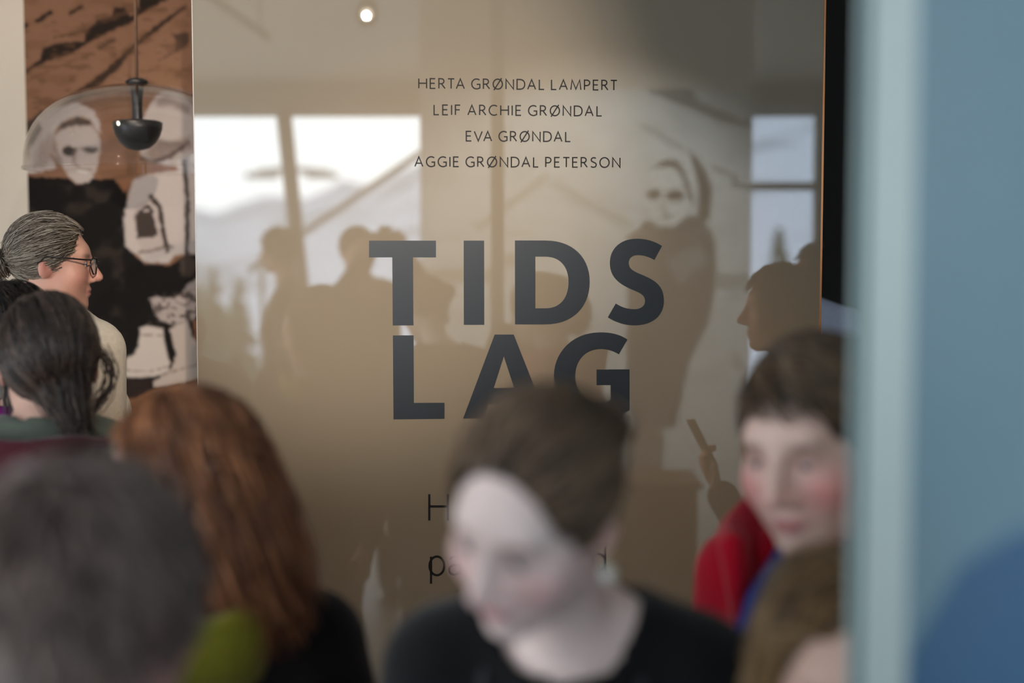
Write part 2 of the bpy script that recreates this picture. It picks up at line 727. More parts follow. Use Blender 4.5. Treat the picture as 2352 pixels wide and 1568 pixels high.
pb = pan((PS0 + PS1) / 2, 0.0, -0.03)
panel = thing('title_panel', 'glossy beige exhibition title panel lettered TIDS LAG', 'sign', pb)
v, f = pan_prism([rect(PS0, PS1, 0.0, PZ1)], -0.06, 0.0)
mk('board', v, f, MATS['panel_face'], panel)
v, f = pan_prism([rect(PS1 - 0.0005, PS1 + 0.0035, 0.0, PZ1)], -0.06, 0.002)
o = mk('edge_strip', v, f, MATS['copper'], panel)
o['label'] = 'thin copper edge strip'
v, f = pan_prism([rect(PS0 - 0.0014, PS0 + 0.0004, 0.0, PZ1)], -0.06, 0.001)
o = mk('edge_strip', v, f, MATS['alu_edge'], panel)
o['label'] = 'thin pale metal edge strip'


def bez(path):
    """path: list of points; a 3-tuple of points is a cubic segment (c1, c2, end)"""
    out = [path[0]]
    for seg in path[1:]:
        if isinstance(seg[0], tuple):
            p0 = np.array(out[-1], float)
            c1, c2, p3 = [np.array(q, float) for q in seg]
            for i in range(1, 15):
                t = i / 14
                out.append(tuple(p0 * (1 - t) ** 3 + 3 * c1 * t * (1 - t) ** 2 + 3 * c2 * t * t * (1 - t) + p3 * t ** 3))
        else:
            out.append(seg)
    return out


BIG = {
    'T': [[(140, 154), (592, 154), (592, 267), (437, 267), (440, 726), (300, 726), (297, 267), (140, 267)]],
    'I': [[(779, 154), (917, 154), (918, 722), (780, 722)]],
    'D': [[(1125, 153), (1330, 153), ((1520, 153), (1630, 270), (1630, 432)), ((1630, 597), (1520, 719), (1330, 719)), (1126, 719)],
          [(1263, 262), (1330, 262), ((1430, 262), (1487, 330), (1487, 432)), ((1487, 542), (1430, 611), (1330, 611)), (1263, 611)]],
    'S': [[(2118, 190), (2066, 285), ((2030, 262), (1990, 252), (1955, 252)), ((1915, 252), (1894, 275), (1894, 305)),
           ((1894, 350), (1930, 362), (2000, 392)), ((2085, 428), (2131, 470), (2131, 560)), ((2131, 665), (2050, 726), (1930, 726)),
           ((1865, 726), (1805, 705), (1752, 672)), (1806, 578), ((1845, 605), (1890, 617), (1930, 617)), ((1975, 617), (2003, 595), (2003, 562)),
           ((2003, 515), (1960, 503), (1900, 478)), ((1820, 440), (1766, 395), (1766, 305)), ((1766, 200), (1845, 141), (1950, 141)),
           ((2015, 141), (2070, 160), (2117, 189))]],
    'L': [[(301, 794), (441, 793), (443, 1249), (650, 1248), (650, 1356), (305, 1360)]],
    'A': [[(988, 788), (1117, 788), (1340, 1352), (1196, 1353), (1160, 1257), (945, 1258), (915, 1354), (775, 1355)],
          [(1050, 935), (1120, 1148), (982, 1149)]],
    'G': [[(1885, 822), (1827, 921), ((1790, 898), (1745, 885), (1705, 885)), ((1600, 885), (1532, 965), (1532, 1067)),
           ((1532, 1175), (1600, 1250), (1705, 1250)), ((1732, 1250), (1755, 1240), (1772, 1228)), (1771, 1129), (1676, 1129), (1676, 1024),
           (1899, 1023), (1899, 1297), ((1840, 1335), (1780, 1358), (1700, 1358)), ((1510, 1358), (1388, 1235), (1388, 1070)),
           ((1388, 900), (1520, 773), (1700, 773)), ((1780, 773), (1835, 788), (1884, 821))]],
}
for ch, outl in BIG.items():
    pl = []
    for o_ in outl:
        pts = bez(o_)
        pl.append([tuple(on_panel(800 + x / 2.94, 500 + y / 2.94)) for (x, y) in pts])
    v, f = pan_prism(pl, -0.002, 0.0006)
    o = mk('letter', v, f, MATS['vinyl'], panel)
    o['label'] = 'dark navy capital letter %s' % ch


def arc(cx, cy, rx, ry, a0, a1, n=20):
    return [(cx + rx * math.cos(math.radians(a0 + (a1 - a0) * i / n)), cy + ry * math.sin(math.radians(a0 + (a1 - a0) * i / n))) for i in range(n + 1)]


GL = {
    'H': (0.80, [[(0, 0), (0, 1)], [(0.80, 0), (0.80, 1)], [(0, 0.52), (0.80, 0.52)]]),
    'E': (0.52, [[(0.52, 1), (0, 1), (0, 0), (0.53, 0)], [(0, 0.52), (0.47, 0.52)]]),
    'F': (0.50, [[(0.50, 1), (0, 1), (0, 0)], [(0, 0.52), (0.45, 0.52)]]),
    'R': (0.64, [[(0, 0), (0, 1)] + bez([(0, 1), (0.24, 1), ((0.62, 1), (0.62, 0.49), (0.24, 0.49))]) + [(0, 0.49)], [(0.26, 0.49), (0.64, 0)]]),
    'P': (0.56, [[(0, 0), (0, 1)] + bez([(0, 1), (0.22, 1), ((0.66, 1), (0.66, 0.44), (0.22, 0.44))]) + [(0, 0.44)]]),
    'T': (0.66, [[(0, 1), (0.66, 1)], [(0.33, 1), (0.33, 0)]]),
    'A': (0.82, [[(0, 0), (0.41, 1), (0.82, 0)], [(0.14, 0.34), (0.68, 0.34)]]),
    'V': (0.82, [[(0, 1), (0.41, 0), (0.82, 1)]]),
    'L': (0.50, [[(0, 1), (0, 0), (0.50, 0)]]),
    'I': (0.0, [[(0, 0), (0, 1)]]),
    'N': (0.78, [[(0, 0), (0, 1), (0.78, 0), (0.78, 1)]]),
    'M': (1.06, [[(0, 0), (0.13, 1), (0.53, 0.06), (0.93, 1), (1.06, 0)]]),
    'D': (0.80, [bez([(0, 0), (0, 1), (0.26, 1), ((0.62, 1), (0.80, 0.8), (0.80, 0.5)), ((0.80, 0.2), (0.62, 0), (0.26, 0)), (0, 0)])]),
    'O': (0.98, [arc(0.49, 0.5, 0.49, 0.51, 0, 360, 36)]),
    'Ø': (0.96, [arc(0.48, 0.5, 0.48, 0.51, 0, 360, 36), [(0.08, -0.12), (0.88, 1.12)]]),
    'C': (0.80, [arc(0.50, 0.5, 0.50, 0.51, 52, 308, 26)]),
    'G': (0.84, [arc(0.50, 0.5, 0.50, 0.51, 52, 300, 26) + [(0.84, 0.09), (0.84, 0.46), (0.52, 0.46)]]),
    'S': (0.58, [bez([(0.53, 0.93), ((0.40, 1.04), (0.04, 1.05), (0.05, 0.74)), ((0.06, 0.50), (0.58, 0.54), (0.57, 0.26)), ((0.56, -0.05), (0.18, -0.06), (0.01, 0.09))])]),
}


def ribbon(pts, w):
    """flat stroke of width w along a polyline, as quads with joined corners"""
    pts = np.asarray(pts, float)
    keep = [0]
    for i in range(1, len(pts)):
        if np.linalg.norm(pts[i] - pts[keep[-1]]) > 1e-7:
            keep.append(i)
    pts = pts[keep]
    L, R_ = [], []
    n = len(pts)
    closed = np.linalg.norm(pts[0] - pts[-1]) < 1e-6
    for i in range(n):
        if closed:
            a, b_ = pts[i - 1] if i > 0 else pts[-2], pts[i + 1] if i < n - 1 else pts[1]
        else:
            a, b_ = pts[max(i - 1, 0)], pts[min(i + 1, n - 1)]
        d1 = pts[i] - a if np.linalg.norm(pts[i] - a) > 0 else b_ - pts[i]
        d2 = b_ - pts[i] if np.linalg.norm(b_ - pts[i]) > 0 else d1
        d1 /= np.linalg.norm(d1)
        d2 /= np.linalg.norm(d2)
        n1 = np.array([-d1[1], d1[0]])
        n2 = np.array([-d2[1], d2[0]])
        m_ = n1 + n2
        m_ /= max(np.linalg.norm(m_), 1e-6)
        k = min(1.0 / max(m_.dot(n1), 0.35), 2.2)
        L.append(pts[i] + m_ * w / 2 * k)
        R_.append(pts[i] - m_ * w / 2 * k)
    return L, R_


def strokes_mesh(strokes, w, out):
    V, F = [], []
    for st in strokes:
        L, R_ = ribbon(st, w)
        n0 = len(V)
        n = len(L)
        for q in (out, -0.002):
            V += [pan(p[0], p[1], q) for p in L] + [pan(p[0], p[1], q) for p in R_]
        for i in range(n - 1):
            a, b_, c, d = n0 + i, n0 + i + 1, n0 + n + i + 1, n0 + n + i
            F.append((d, c, b_, a))
            F.append((a, b_, b_ + 2 * n, a + 2 * n))
            F.append((c, d, d + 2 * n, c + 2 * n))
        F.append((n0, n0 + 2 * n, n0 + 3 * n, n0 + n))
        F.append((n0 + n - 1, n0 + 2 * n - 1, n0 + 4 * n - 1, n0 + 3 * n - 1))
    return V, F


LINES = [('HERTA GRØNDAL LAMPERT', 962, 1417, 182.5, 204.8), ('LEIF ARCHIE GRØNDAL', 997, 1382, 242.5, 264.8),
         ('EVA GRØNDAL', 1071, 1310, 302.3, 324.3), ('AGGIE GRØNDAL PETERSON', 953, 1424, 361.2, 383.2)]
KERN = {'TA': -0.16, 'AG': 0.0, 'LA': -0.04, 'VA': -0.2, 'EV': -0.05, 'RT': -0.08, 'TE': -0.04, 'AR': 0.0, 'DA': -0.06, 'AL': 0.02, 'RC': -0.04}
for txt, x0, x1, yt, yb in LINES:
    ym = (yt + yb) / 2
    s0, s1 = on_panel(x0, ym)[0], on_panel(x1, ym)[0]
    xm = (x0 + x1) / 2
    zt, zb = on_panel(xm, yt)[1], on_panel(xm, yb)[1]
    ch = zt - zb
    tot = sum(GL[c][0] for c in txt if c != ' ') + sum(KERN.get(txt[i:i + 2], 0) for i in range(len(txt) - 1)) + txt.count(' ') * 0.40
    slots = len([1 for i in range(len(txt) - 1) if txt[i + 1] != ' '])
    gap = ((s1 - s0) / ch - tot) / slots
    x = 0.0
    st = []
    for i, c in enumerate(txt):
        if c == ' ':
            x += 0.40 + gap
            continue
        w_, ss = GL[c]
        for s_ in ss:
            st.append([(s0 + (x + p[0]) * ch, zb + p[1] * ch) for p in s_])
        x += w_ + KERN.get(txt[i:i + 2], 0)
        if i + 1 < len(txt) and txt[i + 1] != ' ':
            x += gap
    v, f = strokes_mesh(st, 0.0030, 0.0005)
    o = mk('lettering', v, f, MATS['thin_vinyl'], panel)
    o['label'] = 'thin black line of names %s' % txt


def small_glyph(strokes, w):
    st = [[tuple(on_panel(px, py)) for (px, py) in s_] for s_ in strokes]
    v, f = strokes_mesh(st, w, 0.0005)
    return mk('lettering', v, f, MATS['thin_vinyl'], panel)


small_glyph([[(986, 1134.5), (986, 1195)], [(1029, 1134.5), (1029, 1195)], [(986, 1162.5), (1029, 1162.5)]], 0.0053)
small_glyph([[(990, 1278), (990, 1340)], arc(1003.5, 1299, 17, 21.5, 0, 360, 30)], 0.0053)
small_glyph([bez([(1034, 1284), ((1042, 1272), (1058, 1276), (1058, 1292)), (1058, 1320)]), bez([(1058, 1297), ((1038, 1296), (1032, 1300), (1032, 1308)), ((1032, 1322), (1050, 1322), (1058, 1311))])], 0.0050)
small_glyph([[(1390, 1254), (1390, 1308), (1392, 1310)], arc(1375, 1291, 15, 19.5, 0, 360, 30)], 0.0050)

# ------------------------------------------------------------------ printed murals
def vnoise(x, y, seed=0):
    xi, yi = np.floor(x).astype(int), np.floor(y).astype(int)
    fx, fy = x - xi, y - yi
    fx, fy = fx * fx * (3 - 2 * fx), fy * fy * (3 - 2 * fy)

    def hsh(a, b_):
        n_ = (a * 374761393 + b_ * 668265263 + seed * 974711) & 0x7fffffff
        n_ = ((n_ ^ (n_ >> 13)) * 1274126177) & 0x7fffffff
        return (n_ & 0xffff) / 65535.0
    return (hsh(xi, yi) * (1 - fx) + hsh(xi + 1, yi) * fx) * (1 - fy) + (hsh(xi, yi + 1) * (1 - fx) + hsh(xi + 1, yi + 1) * fx) * fy


def poly_sd(X, Y, pts):
    d = np.full(X.shape, 1e9)
    ins = np.zeros(X.shape, bool)
    n = len(pts)
    for i in range(n):
        (ax_, ay), (bx, by) = pts[i], pts[(i + 1) % n]
        ex, ey = bx - ax_, by - ay
        t = np.clip(((X - ax_) * ex + (Y - ay) * ey) / (ex * ex + ey * ey + 1e-9), 0, 1)
        d = np.minimum(d, np.hypot(X - ax_ - t * ex, Y - ay - t * ey))
        cross = ((ay > Y) != (by > Y)) & (X < (bx - ax_) * (Y - ay) / (by - ay + 1e-12) + ax_)
        ins ^= cross
    return np.where(ins, -d, d)


def painter(X, Y, base, ops):
    Cc = np.ones(X.shape + (3,)) * lina(base)
    for op in ops:
        kind, geo, colr, soft, al = op
        if kind == 'p':
            d = poly_sd(X, Y, geo)
        elif kind == 'e':
            cx, cy, rx, ry = geo[:4]
            a = math.radians(geo[4]) if len(geo) > 4 else 0
            u = (X - cx) * math.cos(a) + (Y - cy) * math.sin(a)
            w_ = -(X - cx) * math.sin(a) + (Y - cy) * math.cos(a)
            d = (np.hypot(u / rx, w_ / ry) - 1) * min(rx, ry)
        elif kind == 'l':
            d = np.full(X.shape, 1e9)
            for i in range(len(geo[0]) - 1):
                (ax_, ay), (bx, by) = geo[0][i], geo[0][i + 1]
                ex, ey = bx - ax_, by - ay
                t = np.clip(((X - ax_) * ex + (Y - ay) * ey) / (ex * ex + ey * ey + 1e-9), 0, 1)
                d = np.minimum(d, np.hypot(X - ax_ - t * ex, Y - ay - t * ey))
            d = d - geo[1]
        else:
            n_ = vnoise(X / geo[0], Y / geo[1], geo[2]) * 0.65 + vnoise(X / geo[0] * 2.3, Y / geo[1] * 2.3, geo[2] + 5) * 0.35
            d = (geo[3] - n_) * 60
            if len(geo) > 4:
                d = np.maximum(d, poly_sd(X, Y, geo[4]))
        d = d + (vnoise(X / 9, Y / 9, 3) - 0.5) * 5
        a = np.clip(0.5 - d / soft, 0, 1)
        a = (a * a * (3 - 2 * a) * al)[..., None]
        Cc = Cc * (1 - a) + lina(colr) * a
    return Cc


def Z1(pts):
    return [(x / 3.267, y / 3.267) for x, y in pts]


def Z2(pts):
    return [(x / 2.375, 440 + y / 2.375) for x, y in pts]


DK = (27, 23, 21)
DK2 = (46, 35, 28)
LT = (204, 190, 184)
MD = (172, 152, 143)
opsA = [
    ('n', (70, 26, 4, 0.60), (128, 92, 66), 14, 0.6),
    ('p', Z1([(205, 520), (330, 430), (350, 350), (480, 310), (660, 300), (680, 220), (760, 150), (880, 110), (890, 50), (960, 50), (1010, 110), (1060, 90), (1080, -40), (1340, -40), (1100, 90), (1000, 170), (830, 240), (700, 310), (560, 390), (400, 440), (330, 470), (205, 540)]), DK, 8, 0.93),
    ('p', Z1([(480, 750), (700, 600), (850, 480), (1000, 350), (1200, 180), (1430, 20), (1430, 55), (1250, 190), (1060, 330), (900, 510), (720, 670), (560, 740)]), DK2, 8, 0.9),
    ('l', (Z1([(315, 150), (415, 90)]), 5), DK, 7, 0.9), ('l', (Z1([(200, 205), (232, 185)]), 5), DK, 7, 0.9),
    ('l', (Z1([(560, 95), (650, 45)]), 4), DK2, 7, 0.85), ('l', (Z1([(440, 270), (560, 250), (670, 215)]), 3), (90, 66, 48), 7, 0.8),
    ('l', (Z1([(780, 345), (880, 290)]), 5), (84, 62, 46), 8, 0.8), ('l', (Z1([(215, 600), (450, 490), (700, 400)]), 2.5), (112, 80, 58), 8, 0.6),
    ('p', Z1([(1220, 440), (1330, 370), (1350, 300), (1310, 250), (1440, 235), (1440, 330), (1330, 390)]), (66, 50, 42), 10, 0.85),
    ('n', (34, 10, 9, 0.66, [(60, 20), (445, 0), (445, 190), (62, 250)]), (104, 74, 54), 10, 0.6),
    # first hooded figure
    ('p', Z1([(215, 1120), (218, 900), (330, 815), (420, 790), (420, 1000)]), (70, 58, 52), 6, 0.95),
    ('p', Z1([(195, 1275), (235, 1090), (330, 960), (308, 880), (380, 795), (600, 752), (720, 812), (762, 900), (775, 990), (735, 960), (695, 880), (600, 850), (470, 905), (410, 1010), (392, 1150), (430, 1240), (260, 1280)]), LT, 7, 1),
    ('p', Z1([(300, 1080), (400, 960), (400, 1180), (330, 1240), (270, 1240)]), (150, 130, 120), 18, 0.7),
    ('p', Z1([(430, 1000), (480, 905), (600, 862), (690, 890), (710, 930), (560, 935)]), (84, 66, 58), 8, 0.95),
    ('p', Z1([(400, 1140), (410, 1010), (470, 950), (560, 930), (700, 918), (755, 985), (765, 1100), (740, 1220), (700, 1330), (650, 1366), (580, 1360), (520, 1300), (470, 1220)]), (200, 184, 176), 7, 1),
    ('p', Z1([(395, 1100), (420, 1000), (450, 1100), (480, 1220), (440, 1200)]), (140, 118, 108), 10, 0.7),
    ('e', (162, 341, 18, 11, 4), (66, 54, 48), 6, 1), ('e', (211, 339, 18, 8, 0), (78, 64, 58), 6, 0.95),
    ('l', (Z1([(575, 1120), (560, 1210), (600, 1225)]), 3), (150, 128, 118), 6, 0.8), ('e', (191, 388, 17, 4, 4), (232, 222, 214), 5, 0.9),
    ('l', (Z1([(510, 1262), (600, 1245), (690, 1258)]), 1.5), (120, 98, 90), 5, 0.8),
    # its dark jacket
    ('p', [(60, 398), (158, 402), (176, 417), (205, 413), (212, 405), (264, 406), (292, 432), (298, 470), (290, 560), (330, 600), (390, 604), (440, 570), (460, 560), (460, 960), (60, 960)], DK, 6, 1),
    ('n', (60, 40, 21, 0.62, [(60, 420), (280, 420), (280, 900), (60, 900)]), (70, 58, 50), 16, 0.5),
    ('p', Z1([(885, 1335), (1000, 1310), (1050, 1250), (960, 1390), (935, 1420)]), (160, 110, 80), 8, 0.9),
    # second hooded figure
    ('p', Z1([(1085, 880), (1130, 790), (1190, 700), (1300, 638), (1380, 665), (1440, 760), (1470, 780), (1470, 1290), (1300, 1230), (1090, 1180), (1060, 1110), (1130, 1010)]), LT, 8, 1),
    ('p', Z1([(1180, 730), (1260, 700), (1440, 790), (1440, 850), (1300, 770), (1200, 780)]), (150, 128, 120), 14, 0.75),
    ('p', Z1([(1090, 1130), (1200, 1030), (1280, 1050), (1440, 1000), (1440, 1090), (1290, 1150), (1180, 1200)]), (150, 126, 116), 14, 0.75),
    ('l', (Z1([(1080, 1170), (1180, 1190), (1280, 1160), (1420, 1050)]), 4), (80, 62, 54), 8, 0.85),
    # pale jacket of the second figure with hanging case
    ('p', [(288, 560), (284, 500), (296, 440), (310, 405), (340, 396), (460, 376), (460, 575), (400, 580), (386, 598), (332, 596)], (206, 190, 182), 8, 1),
    ('p', [(308, 470), (350, 446), (372, 470), (384, 560), (362, 572), (330, 580), (312, 540)], (196, 178, 170), 8, 0.9),
    ('l', ([(347, 446), (366, 468), (378, 540), (384, 570)], 5), (56, 46, 40), 7, 0.95),
    ('p', [(309, 486), (320, 479), (349, 478), (362, 533), (350, 540), (314, 541)], (64, 53, 47), 6, 0.97),
    ('l', ([(326, 478), (340, 468), (350, 480)], 4), (50, 42, 38), 6, 0.9),
    ('l', ([(426, 366), (432, 450), (428, 580)], 5), (66, 54, 48), 6, 0.9),
    ('l', ([(318, 575), (350, 568), (395, 560)], 4), (110, 92, 82), 6, 0.7),
    ('e', (430, 605, 18, 26), (92, 78, 70), 14, 0.7),
    # fur, mittens, boots
    ('p', Z2([(805, 570), (850, 555), (900, 570), (975, 560), (1010, 500), (1060, 465), (1085, 470), (1085, 640), (1040, 690), (930, 710), (860, 690), (830, 630)]), (190, 172, 164), 7, 0.95),
    ('n', (11, 9, 31, 0.60, Z2([(800, 550), (1090, 520), (1090, 720), (800, 720)])), (74, 62, 56), 8, 0.85),
    ('p', Z2([(750, 735), (790, 722), (880, 735), (885, 800), (915, 930), (900, 975), (820, 1005), (670, 1005), (670, 905), (720, 870), (748, 820)]), (212, 196, 184), 7, 1),
    ('p', Z2([(915, 740), (950, 715), (1020, 700), (1040, 780), (1090, 850), (1090, 1000), (1000, 1040), (820, 1062), (822, 1030), (920, 960), (950, 880)]), (198, 180, 168), 7, 1),
    ('l', (Z2([(672, 965), (800, 975), (905, 945)]), 1.6), (120, 100, 90), 4, 0.7), ('l', (Z2([(755, 770), (880, 775)]), 1.6), (150, 130, 120), 4, 0.7),
    ('l', (Z2([(880, 990), (980, 960), (1080, 930)]), 1.6), (124, 104, 92), 5, 0.7), ('p', Z2([(885, 770), (920, 760), (935, 880), (905, 900)]), DK, 8, 0.9),
    ('p', Z2([(1040, 690), (1090, 700), (1090, 840), (1055, 790)]), (164, 112, 80), 8, 0.8),
    ('p', Z2([(680, 1120), (780, 1090), (830, 1070), (1000, 1050), (1090, 1010), (1090, 1400), (600, 1400), (600, 1200)]), (138, 96, 68), 12, 1),
    ('p', Z2([(665, 1010), (820, 1020), (800, 1080), (700, 1130), (670, 1110)]), (50, 38, 34), 8, 1),
]
YM = YB - 0.012
NX, NY = 190, 400
gx = np.linspace(66, 560, NX)
gy = np.linspace(-60, 1000, NY)
PX, PY = np.meshgrid(gx, gy, indexing='ij')
CA = painter(PX, PY, (146, 107, 83), opsA) * 0.70
CA = np.clip(CA, 0, 0.95)
# a true vertical rectangle on the back wall
ml = on_y(66, 500, YM)
mr = on_y(560, 500, YM)
ztop, zbot = on_y(66, -60, YM)[2], on_y(66, 1000, YM)[2]
VX = np.linspace(ml[0], mr[0], NX)
VZ = np.linspace(ztop, zbot, NY)


def grid_quads(nx, ny):
    i, j = np.meshgrid(np.arange(nx - 1), np.arange(ny - 1), indexing='ij')
    a = (i * ny + j).ravel()
    return np.stack([a, a + 1, a + ny + 1, a + ny], 1)


GV = np.stack(np.broadcast_arrays(VX[:, None], np.float64(YM - 0.0012), VZ[None, :]), -1).reshape(-1, 3)
mural = thing('photo_mural', 'brown toned wall mural of two hooded people on a hillside', 'mural', ((ml[0] + mr[0]) / 2, YM, zbot))
mk('print', GV, grid_quads(NX, NY), MATS['print'], mural, tint=CA.reshape(-1, 3))
v, f = box(((ml[0] + mr[0]) / 2, YM + 0.0055, (ztop + zbot) / 2), (mr[0] - ml[0], 0.0125, ztop - zbot))
mat('mural_board', (96, 76, 60), 0.7, 0.2, 0.1, 20)
mk('backing_board', v, f, MATS['mural_board'], mural)

# grey mural on the partition behind the camera, seen only as a mirror image
PDp = 7.3
GB = (226, 232, 232)
opsB = [
    ('n', (60, 30, 14, 0.62), (196, 204, 204), 20, 0.5),
    ('l', ([(1570, 136), (1592, 150)], 4), (84, 90, 92), 8, 0.9), ('l', ([(1626, 162), (1666, 188)], 5), (84, 90, 92), 8, 0.95),
    ('p', [(1490, 186), (1580, 203), (1600, 235), (1660, 258), (1730, 290), (1730, 300), (1640, 280), (1560, 243), (1490, 215)], (104, 112, 114), 12, 0.9),
    ('l', ([(1480, 292), (1520, 318), (1560, 338)], 7), (160, 170, 172), 12, 0.8),
    ('l', ([(1640, 385), (1665, 398)], 7), (160, 168, 170), 10, 0.8), ('l', ([(1683, 400), (1684, 425), (1726, 430)], 5), (132, 140, 142), 8, 0.9),
    ('p', [(1578, 350), (1600, 365), (1622, 400), (1634, 440), (1628, 500), (1600, 520), (1602, 440), (1596, 395)], (66, 70, 72), 9, 1),
    ('e', (1540, 440, 50, 84, 0), (236, 240, 238), 8, 1),
    ('p', [(1500, 390), (1520, 368), (1550, 368), (1572, 395), (1586, 440), (1592, 480), (1578, 450), (1562, 402), (1540, 384), (1515, 386)], (70, 74, 74), 7, 1),
    ('e', (1549, 450, 20, 13, 0), (44, 48, 50), 6, 1), ('e', (1501, 446, 15, 12, 0), (50, 54, 56), 6, 1),
    ('l', ([(1524, 455), (1520, 485), (1530, 490)], 3), (150, 156, 156), 6, 0.8), ('e', (1527, 498, 11, 3.5, 0), (120, 124, 124), 5, 0.8),
    ('p', [(1440, 545), (1485, 505), (1510, 520), (1545, 522), (1580, 494), (1612, 500), (1640, 545), (1646, 640), (1628, 745), (1585, 830), (1556, 985), (1460, 990), (1440, 900)], (92, 94, 94), 9, 1),
    ('p', [(1530, 600), (1600, 560), (1630, 600), (1560, 650)], (158, 162, 162), 22, 0.6),
    ('p', [(1440, 985), (1530, 985), (1520, 1160), (1440, 1160)], (112, 106, 100), 9, 0.95),
    ('p', [(1640, 628), (1730, 628), (1730, 662), (1640, 662)], (168, 176, 174), 8, 0.9),
    ('l', ([(1670, 686), (1690, 686)], 5), (176, 184, 182), 6, 0.8), ('l', ([(1690, 820), (1700, 845)], 6), (150, 156, 154), 8, 0.8),
    # hut roof on the left half
    ('l', ([(1096, 524), (1170, 470), (1250, 408)], 8), (176, 176, 166), 10, 0.85), ('l', ([(1130, 536), (1220, 534)], 5), (186, 188, 178), 8, 0.8),
    ('l', ([(1280, 424), (1350, 470), (1440, 515)], 10), (184, 190, 184), 14, 0.8), ('p', [(970, 618), (1150, 618), (1150, 650), (970, 650)], (168, 156, 138), 8, 0.85),
    ('e', (1172, 598, 26, 14), (172, 164, 148), 8, 0.85), ('l', ([(1340, 540), (1345, 760)], 6), (198, 206, 200), 10, 0.6),
]
bx0, bx1 = wx(966, PDp), wx(1724, PDp)
NX, NY = 200, 260
gx = np.linspace(966, 1724, NX)
gy = np.linspace(208, 1250, NY)
PX, PY = np.meshgrid(gx, gy, indexing='ij')
CB = painter(PX, PY, GB, opsB)
zt, zb = W(1300, 208, PDp)[2], W(1300, 1250, PDp)[2]
part = thing('display_partition', 'pale partition wall with a grey hooded figure mural mirrored in the panel', 'partition', (*M2((bx0 + bx1) / 2, PDp + 0.08), 0.0))
v, f = mbox(bx0, bx1, PDp + 0.002, PDp + 0.16, 0.0, ZC - 0.002)
mk('core', v, f, MATS['white_paint'], part)
V3 = []
xs_ = np.linspace(bx0, bx1, NX)
zs_ = np.linspace(zt, max(zb, 0.01), NY)
for x in xs_:
    q = M2(x, PDp)
    V3 += [(q[0], q[1], z) for z in zs_]
q_ = grid_quads(NX, NY)[:, ::-1]
mk('print', V3, q_.copy(), MATS['print'], part, tint=CB.reshape(-1, 3))
# ------------------------------------------------------------------ blue partition edge close to the camera
mat('blue_paint', (106, 134, 148), 0.42, 0.45, 0.05, 2.0)
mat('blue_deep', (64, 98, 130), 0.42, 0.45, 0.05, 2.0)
mat('pale_edge', (176, 192, 192), 0.4, 0.45, 0.03, 3.0)
mat('teal_edge', (62, 92, 96), 0.45, 0.4, 0.05, 3.0)
A0 = np.array([0.289, 1.20])
A1 = np.array([0.4705, 0.10])
du = (A1 - A0) / np.linalg.norm(A1 - A0)
dn = np.array([du[1], -du[0]])
if dn[0] < 0:
    dn = -dn


def wallbox(t0, t1, n0, n1, z0, z1):
    P = []
    for z in (z0, z1):
        for (t, n_) in ((t0, n0), (t1, n0), (t1, n1), (t0, n1)):
            p = A0 + du * t + dn * n_
            P.append((p[0], p[1], z))
    return P, [(3, 2, 1, 0), (4, 5, 6, 7), (0, 1, 5, 4), (1, 2, 6, 5), (2, 3, 7, 6), (3, 0, 4, 7)]


bw = thing('wall_blue_partition', 'blue partition wall edge filling the right side close by', None, (A0[0], A0[1], 0), None, 'structure')
v, f = wallbox(0.112, 1.05, 0.0, 0.045, 0.0, ZC - 0.002)
mk('wall_panel', v, f, MATS['blue_paint'], bw)
v, f = wallbox(0.018, 0.110, 0.004, 0.045, 0.0, ZC - 0.002)
mk('pale_edge_post', v, f, MATS['pale_edge'], bw)
v, f = wallbox(0.0, 0.018, 0.006, 0.043, 0.0, ZC - 0.002)
mk('end_seal', v, f, MATS['teal_edge'], bw)
v, f = wallbox(-0.006, 0.0, 0.001, 0.050, 0.0, ZC - 0.002)
mk('end_cap', v, f, MATS['pale_edge'], bw)
# deep blue field in the lower part, its top edge sloping
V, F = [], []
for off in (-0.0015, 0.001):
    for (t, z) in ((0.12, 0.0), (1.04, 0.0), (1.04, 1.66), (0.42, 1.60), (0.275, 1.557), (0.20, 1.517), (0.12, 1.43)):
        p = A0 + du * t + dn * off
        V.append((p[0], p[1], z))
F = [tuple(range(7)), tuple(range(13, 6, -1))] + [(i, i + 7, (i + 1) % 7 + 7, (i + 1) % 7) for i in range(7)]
mk('deep_blue_field', V, F, MATS['blue_deep'], bw)

# ------------------------------------------------------------------ pendant lamp behind the panel's left edge
PL = 3.95
pc = W(318, 386, PL)
pr = 252 / FPX * PL
pend = thing('pendant_lamp', 'clear domed pendant lamp with black core hanging before the mural', 'lamp', (pc[0], pc[1], pc[2]))
sc_ = PL / FPX


def pz(py):
    return W(318, py, PL)[2] - pc[2]


prof = []
for i in range(15):
    t = i / 14
    prof.append((pr * math.sin(t * math.pi / 2) ** 0.9, pz(196) * math.cos(t * math.pi / 2) ** 0.85))
inner = [(max(r - 0.004, 0.0), h - 0.004 if i < 14 else h) for i, (r, h) in enumerate(prof)][::-1]
v, f = lathe(prof + [(pr + 0.004, 0.0), (pr + 0.004, -0.007), (pr - 0.003, -0.007)] + inner, pc, n=48)
mk('dome', v, f, MATS['clear_acrylic'], pend, smooth=True)
v, f = lathe([(0.0, pz(181)), (16 * sc_, pz(182)), (26 * sc_, pz(188)), (26 * sc_, pz(193)), (16 * sc_, pz(201)), (12 * sc_, pz(225)), (11 * sc_, pz(255)), (12 * sc_, pz(276))], pc, n=28)
mk('stem', v, f, MATS['dark_metal'], pend, smooth=True)
bp = [(0.0, pz(274)), (20 * sc_, pz(275)), (48 * sc_, pz(278)), (56 * sc_, pz(282)), (55 * sc_, pz(296)), (50 * sc_, pz(312)), (40 * sc_, pz(328)), (26 * sc_, pz(340)), (10 * sc_, pz(345)), (0.0, pz(346))]
v, f = lathe(bp, pc, n=32)
